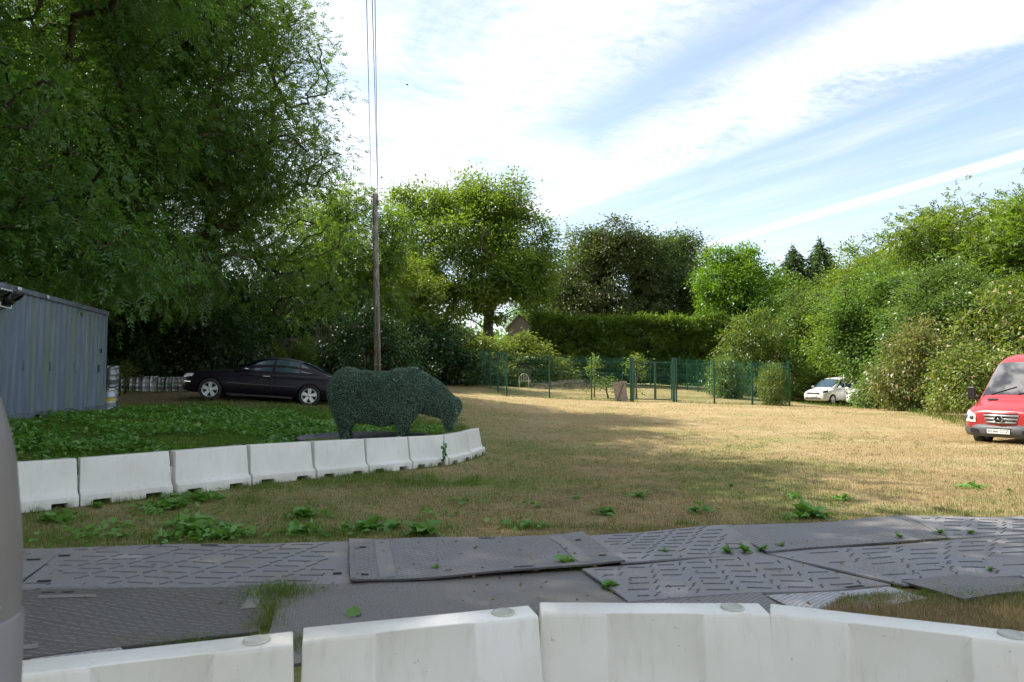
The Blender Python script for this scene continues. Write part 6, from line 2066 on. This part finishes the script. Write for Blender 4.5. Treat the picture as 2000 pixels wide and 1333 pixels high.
for a in [(543, 1165, 1500, 0.12, 0.12, 0.1, 0.98), (530, 1192, 500, 0.09, 0.05, 0.07, 0.85), (518, 1222, 500, 0.09, 0.06, 0.1, 0.75), (375, 1256, 220, 0.08, 0.1, 0.05, 0.95), (300, 1262, 200, 0.07, 0.1, 0.04, 0.6),
          (1720, 1125, 420, 0.08, 0.1, 0.12, 0.8), (1745, 1143, 160, 0.06, 0.05, 0.05, 0.4), (1565, 1150, 220, 0.04, 0.12, 0.04, 0.4), (1420, 1158, 240, 0.05, 0.12, 0.05, 0.4), (1290, 1165, 120, 0.04, 0.06, 0.03, 0.5), (1975, 1110, 320, 0.06, 0.15, 0.05, 0.5),
          (1600, 1088, 260, 0.05, 0.14, 0.06, 0.45), (1480, 1062, 260, 0.06, 0.1, 0.1, 0.35), (1860, 1033, 200, 0.06, 0.08, 0.06, 0.8), (1960, 1055, 160, 0.04, 0.12, 0.05, 0.5), (1775, 1017, 200, 0.04, 0.14, 0.04, 0.5), (1437, 1040, 160, 0.06, 0.06, 0.06, 0.5),
          (1025, 1032, 700, 0.11, 0.14, 0.07, 0.9), (650, 1048, 620, 0.1, 0.16, 0.06, 0.85), (1130, 1030, 360, 0.08, 0.2, 0.06, 0.7), (1340, 1024, 200, 0.08, 0.07, 0.05, 0.9), (1240, 1035, 240, 0.06, 0.25, 0.05, 0.6), (1690, 1008, 300, 0.06, 0.2, 0.05, 0.7), (1840, 1003, 420, 0.06, 0.35, 0.05, 0.6),
          (150, 1060, 900, 0.08, 0.35, 0.08, 0.8), (330, 1055, 600, 0.08, 0.25, 0.07, 0.75), (480, 1052, 500, 0.08, 0.2, 0.06, 0.7), (575, 1268, 240, 0.1, 0.03, 0.1, 0.9), (1042, 1215, 160, 0.08, 0.03, 0.1, 0.7), (1492, 1215, 200, 0.09, 0.03, 0.1, 0.5), (840, 1125, 90, 0.03, 0.05, 0.02, 0.4), (755, 1130, 80, 0.02, 0.08, 0.02, 0.2), (1060, 1178, 120, 0.05, 0.05, 0.04, 0.6)]:
    tuft(*a)
# tufts along the feet of the far barriers
for i in range(len(BAR) - 1):
    a, b = at(*BAR[i]), at(*BAR[i + 1])
    n = 420
    s = rg.random(n)
    x = a.x + (b.x - a.x) * s + 0.13 + rg.normal(size=n) * 0.05; y = a.y + (b.y - a.y) * s - 0.16 + rg.normal(size=n) * 0.05
    dn = fnoise(x * 2.2, y * 2.2, 83)
    k = dn > 0.42
    add_blades(x[k], y[k], (0.04 + 0.1 * rg.random(k.sum())) * dn[k] * 1.6, np.full(k.sum(), 0.9), np.full(k.sum(), 0.006))
# weedy fringe round the saloon, fence and wood
for (pxa, da, pxb, db, n, h) in ((395, 20.0, 600, 20.2, 700, 0.13), (985, 36.9, 1235, 36.9, 900, 0.12), (1320, 36.9, 1545, 36.2, 900, 0.12), (1560, 43, 1760, 31, 900, 0.2), (1760, 30, 1890, 22, 900, 0.22), (220, 25.8, 372, 25.3, 500, 0.14), (900, 46.5, 1000, 40, 300, 0.15)):
    a, b = ground_at(pxa, da), ground_at(pxb, db)
    s = rg.random(n)
    add_blades(a.x + (b.x - a.x) * s + rg.normal(size=n) * 0.2, a.y + (b.y - a.y) * s + rg.normal(size=n) * 0.3, h * (0.4 + 0.9 * rg.random(n)), (rg.random(n) < 0.75).astype(float), np.full(n, 0.014))
x, y, h, g, w = (np.concatenate(q__) for q__ in (BX, BY, BH, BG, BW))
n = len(x)
z = gz(x, y) - 0.004
ang = rg.random(n) * 6.28
lean = rg.random(n) * 0.75 * h
la = rg.random(n) * 6.28
sx_, sy_ = np.cos(ang) * w * 0.5, np.sin(ang) * w * 0.5
V = np.empty((n, 3, 3), np.float32)
V[:, 0] = np.stack([x - sx_, y - sy_, z], 1); V[:, 1] = np.stack([x + sx_, y + sy_, z], 1)
V[:, 2] = np.stack([x + np.cos(la) * lean, y + np.sin(la) * lean, z + h], 1)
gme2 = mesh_np('grass', V.reshape(-1, 3), np.arange(n * 3).reshape(n, 3))
a = gme2.attributes.new('green', 'FLOAT', 'POINT'); a.data.foreach_set('value', np.repeat(g, 3).astype(np.float32))
o = link('grass', gme2, M_BLADE)
tag(o, 'short dry and green grass covering the field and bank', 'grass', kind='stuff')

# creeping leaves on the bank
n = 30000
x = rg.uniform(-10.2, -1.5, n); y = rg.uniform(8.5, 18.5, n)
yb = 14.2 + (x + 1.0) * 0.92
k = (y > yb + 0.45) & (fnoise(x * 0.9, y * 0.9, 91) + 0.12 * sig(-(x + 4.5)) > 0.53) & (np.hypot(x - pc.x, y - pc.y) > RP + 0.05)
x, y = x[k], y[k]; n = len(x)
Bp = np.stack([x, y, gz(x, y) + 0.02 + 0.13 * rg.random(n) * fnoise(x * 2, y * 2, 93) * 1.6], 1)
for (pxx, pyy, rx_, cnt) in ((75, 1000, 0.3, 260), (110, 1030, 0.25, 200), (330, 1002, 0.3, 320), (390, 990, 0.35, 380), (300, 1012, 0.3, 200), (400, 1050, 0.45, 620), (455, 1052, 0.25, 240), (370, 1032, 0.25, 240), (600, 1014, 0.25, 240), (590, 1045, 0.25, 200), (700, 1040, 0.25, 220), (190, 1055, 0.5, 260), (860, 1010, 0.3, 90), (1020, 1030, 0.3, 140), (1185, 1006, 0.15, 90), (1370, 1000, 0.2, 110), (1250, 970, 0.15, 80), (1550, 972, 0.14, 90), (1640, 978, 0.15, 90), (1580, 1014, 0.25, 180), (1905, 953, 0.2, 110), (900, 985, 0.25, 70), (1040, 990, 0.2, 60)):
    c_ = flat(pxx, pyy); cnt = int(cnt * 0.25)
    ax = c_.x + rg.normal(size=cnt) * rx_ * 0.5; ay = c_.y + rg.normal(size=cnt) * rx_ * 0.4
    Bp = np.concatenate([Bp, np.stack([ax, ay, gz(ax, ay) + 0.015 + 0.05 * rg.random(cnt)], 1)])
n = len(Bp)
V, F = leaf_arrays(Bp, unit(rg.normal(size=(n, 3)) * [1, 1, 0.35] + [0, 0, 0.1]), unit(rg.normal(size=(n, 3)) * 0.4 + [0, 0, 1]), 0.1 * (0.5 + 0.8 * rg.random(n)), 0.075 * (0.5 + 0.8 * rg.random(n)))
o = link('creeping_weeds', mesh_np('creeping_weeds', V, F), L_WEED)
tag(o, 'mat of low green creeping leaves on the shaded bank', 'ground cover', kind='stuff')

# dead leaves, bark and small stones scattered on the track
n = 240
pp = [flat(random.uniform(60, 1950), random.uniform(1060, 1200)) for _ in range(n)]
Bp = np.array([(p_.x, p_.y, 0.062 + random.uniform(0, 0.01)) for p_ in pp])
V, F = leaf_arrays(Bp, unit(rg.normal(size=(n, 3)) * [1, 1, 0.15]), unit(rg.normal(size=(n, 3)) * 0.3 + [0, 0, 1]), 0.035 * (0.5 + rg.random(n)), 0.02 * (0.5 + rg.random(n)), 0.3)
o = link('leaf_litter', mesh_np('leaf_litter', V, F), L_DRY)
tag(o, 'scattered dead leaf scraps on the track mats', 'litter', kind='stuff')

# ------------------------------------------------------------------ broad-leaved weeds
def weed_leaf(seed, width, ruffle, curl):
    rg_ = np.random.default_rng(seed)
    rows = []
    ph = rg_.random() * 6
    for j in range(9):
        v_ = j / 8
        hw = width * 0.5 * (math.sin(math.pi * (0.06 + 0.94 * v_) ** 0.72) ** 0.8) + 0.01
        row = []
        for i in range(7):
            s = (i - 3) / 3
            z_ = 0.55 * v_ - curl * v_ * v_ + abs(s) * hw * 0.5 + ruffle * math.sin(v_ * 13 + ph + s * 2) * abs(s) ** 1.5
            row.append((s * hw, v_ * (1 - 0.1 * curl * v_), z_ * 0.6))
        rows.append(row)
    rows[-1] = [(rows[-1][3][0] + (p_[0]) * 0.2, p_[1], p_[2]) for p_ in rows[-1]]
    return MB().grid(rows).mesh('weed_leaf', True)


WL = [weed_leaf(1, 0.85, 0.07, 0.7), weed_leaf(2, 0.7, 0.09, 0.95), weed_leaf(3, 0.95, 0.06, 0.5)]
WN = [weed_leaf(4, 0.34, 0.02, 0.5), weed_leaf(5, 0.42, 0.03, 0.8)]


def weed(px, py, size, n, label, narrow=False, z=None, flatn=1.0):
    n = int(n * 1.7); size *= 0.7
    c_ = flat(px, py)
    z0 = gz1(c_.x, c_.y) if z is None else z
    root = thing('weed_plant', label, 'weed', (c_.x, c_.y, z0), group='broad leaved weeds beside the track')
    a0 = random.random() * 6.28
    for k in range(n):
        s = size * random.uniform(0.75, 1.4)
        o = link('leaf', random.choice(WN if narrow else WL), None, root, (random.uniform(-1, 1) * size * 0.12, random.uniform(-1, 1) * size * 0.12, 0.01), (R(random.uniform(-5, 55)) * flatn, R(random.uniform(-14, 14)), a0 + k * 2.4 + random.uniform(-0.3, 0.3)), (s, s, s))
        own_mat(o, L_WEED)
    return root


for a in [
    (722, 1036, 0.24, 6, 'burdock with broad leaves, leftmost of three above the curled mat'), (768, 1034, 0.2, 5, 'middle burdock of the three above the curled mat'), (826, 1046, 0.3, 7, 'largest burdock lying over the edge of the curled mat'),
    (1112, 1110, 0.2, 7, 'burdock sprouting at the corner under the curled mat'), (1190, 1153, 0.13, 8, 'bushy weed in the seam left of the wide chevron mat'), (1576, 1010, 0.3, 6, 'big dark burdock leaf on the grass edge right of centre'),
    (592, 1016, 0.2, 6, 'dark burdock clump in the grass above the long chevron mat'), (578, 1046, 0.16, 5, 'small burdock between dark clump and mat edge'), (100, 1030, 0.14, 6, 'small weed on the bare patch by the grey post'), (62, 1004, 0.2, 7, 'weed under the leftmost far barrier'),
    (380, 1050, 0.24, 7, 'sprawling weed at the mat edge, left of centre'), (432, 1056, 0.18, 6, 'weed touching the far edge of the long chevron mat'), (395, 1030, 0.18, 6, 'weed behind the sprawling one at the mat edge'), (345, 1004, 0.18, 5, 'bright weed below the third far barrier'), (388, 992, 0.16, 7, 'weed patch below the joint of third and fourth barrier'), (190, 1008, 0.13, 5, 'small weed below the second far barrier'),
    (1187, 1004, 0.12, 5, 'small weed on the dry grass above the rumpled mat'), (1248, 969, 0.1, 6, 'small weed in the dry grass middle right'), (1126, 972, 0.07, 5, 'tiny weed in the dry grass near the centre'), (1356, 1000, 0.11, 6, 'flat weed in the dry grass above the plantain'),
    (1428, 949, 0.08, 6, 'tiny weed at the shadow edge on the dry grass'), (1550, 970, 0.1, 7, 'upright weed behind the big dark burdock'), (1640, 975, 0.09, 6, 'small weed right of the upright weed'), (1908, 952, 0.12, 7, 'weed in the sunlit grass at the right'), (1970, 958, 0.07, 5, 'tiny weed in the sunlit grass at the right edge'), (1497, 952, 0.06, 5, 'tiny weed behind the burdock on dry grass'), (1328, 955, 0.05, 4, 'tiny weed left of the shadow edge'), (690, 1210, 0.12, 2, 'single leaf poking over the near left barrier')]:
    weed(*a)
for a in [(1420, 1088, 0.1, 12, 'left part of the dark plantain clump between mats'), (1455, 1086, 0.11, 14, 'middle of the dark plantain clump between mats'), (1490, 1084, 0.1, 12, 'right part of the dark plantain clump between mats'), (1528, 1078, 0.08, 10, 'small plantain right of the dark clump'),
          (1300, 1090, 0.08, 10, 'small plantain left of the dark clump'), (1757, 1057, 0.09, 12, 'left plantain of three on the right mats'), (1836, 1050, 0.09, 12, 'middle plantain of three on the right mats'), (1897, 1049, 0.07, 10, 'right plantain of three on the right mats'), (850, 1123, 0.07, 10, 'small weed under the curled mat edge'), (1935, 1125, 0.06, 8, 'small weed beside the dark ribbed mat')]:
    weed(*a, narrow=True, z=0.03)
# bindweed over a far barrier
p_ = at(866, 868, 12.75)
root = thing('bindweed', 'bindweed trailing over the far barrier near its end', 'vine', p_)
link('stem', MB().tube([(0, 0.02, 0.06), (0.0, -0.06, 0.03), (0.02, -0.1, -0.1), (0.05, -0.13, -0.25), (0.04, -0.18, -0.42)], 0.005, 5).mesh('stem'), L_WEED, root)
for k in range(13):
    f = k / 12
    o = link('leaf', random.choice(WL), None, root, (0.03 * math.sin(k * 2.1) + 0.03, -0.08 - 0.07 * f, 0.02 - 0.3 * f), (R(-60 + random.uniform(-25, 25)), R(random.uniform(-40, 40)), math.pi + random.uniform(-1, 1)), (0.07, 0.07, 0.07)); own_mat(o, L_DARK if k % 2 else L_WEED)
# dry weeds beside the kegs
plant(T_SAP, 'dry_weed', 'yellowing weed in front of the left kegs', 'weed', ground_at(246, 24.5), L_CLEMB, BARK_D, 0.0, 0.75, 0.5, 'dry weeds by the kegs')
plant(T_SAP, 'dry_weed', 'dry weed between the container stack and the keg row', 'weed', ground_at(236, 22.5), L_CLEMB, BARK_D, 2.0, 0.7, 0.42, 'dry weeds by the kegs')
mb = MB()
for k in range(110):
    px = random.uniform(300, 560); p_ = ground_at(px, random.uniform(26.9, 28))
    q__ = p_ + Vector((random.uniform(-0.25, 0.25), random.uniform(-0.2, 0.2), random.uniform(0.6, 1.25)))
    mb.tube([p_, (p_ + q__) / 2 + Vector((random.uniform(-0.05, 0.05), 0, 0)), q__], [0.008, 0.006, 0.003], 3)
o = link('dry_stalks', mb.mesh('dry_stalks'), simple('stalk_straw', (0.2, 0.17, 0.09), 0.9))
tag(o, 'thin dry stalks standing behind the kegs and saloon', 'stalks', kind='stuff')
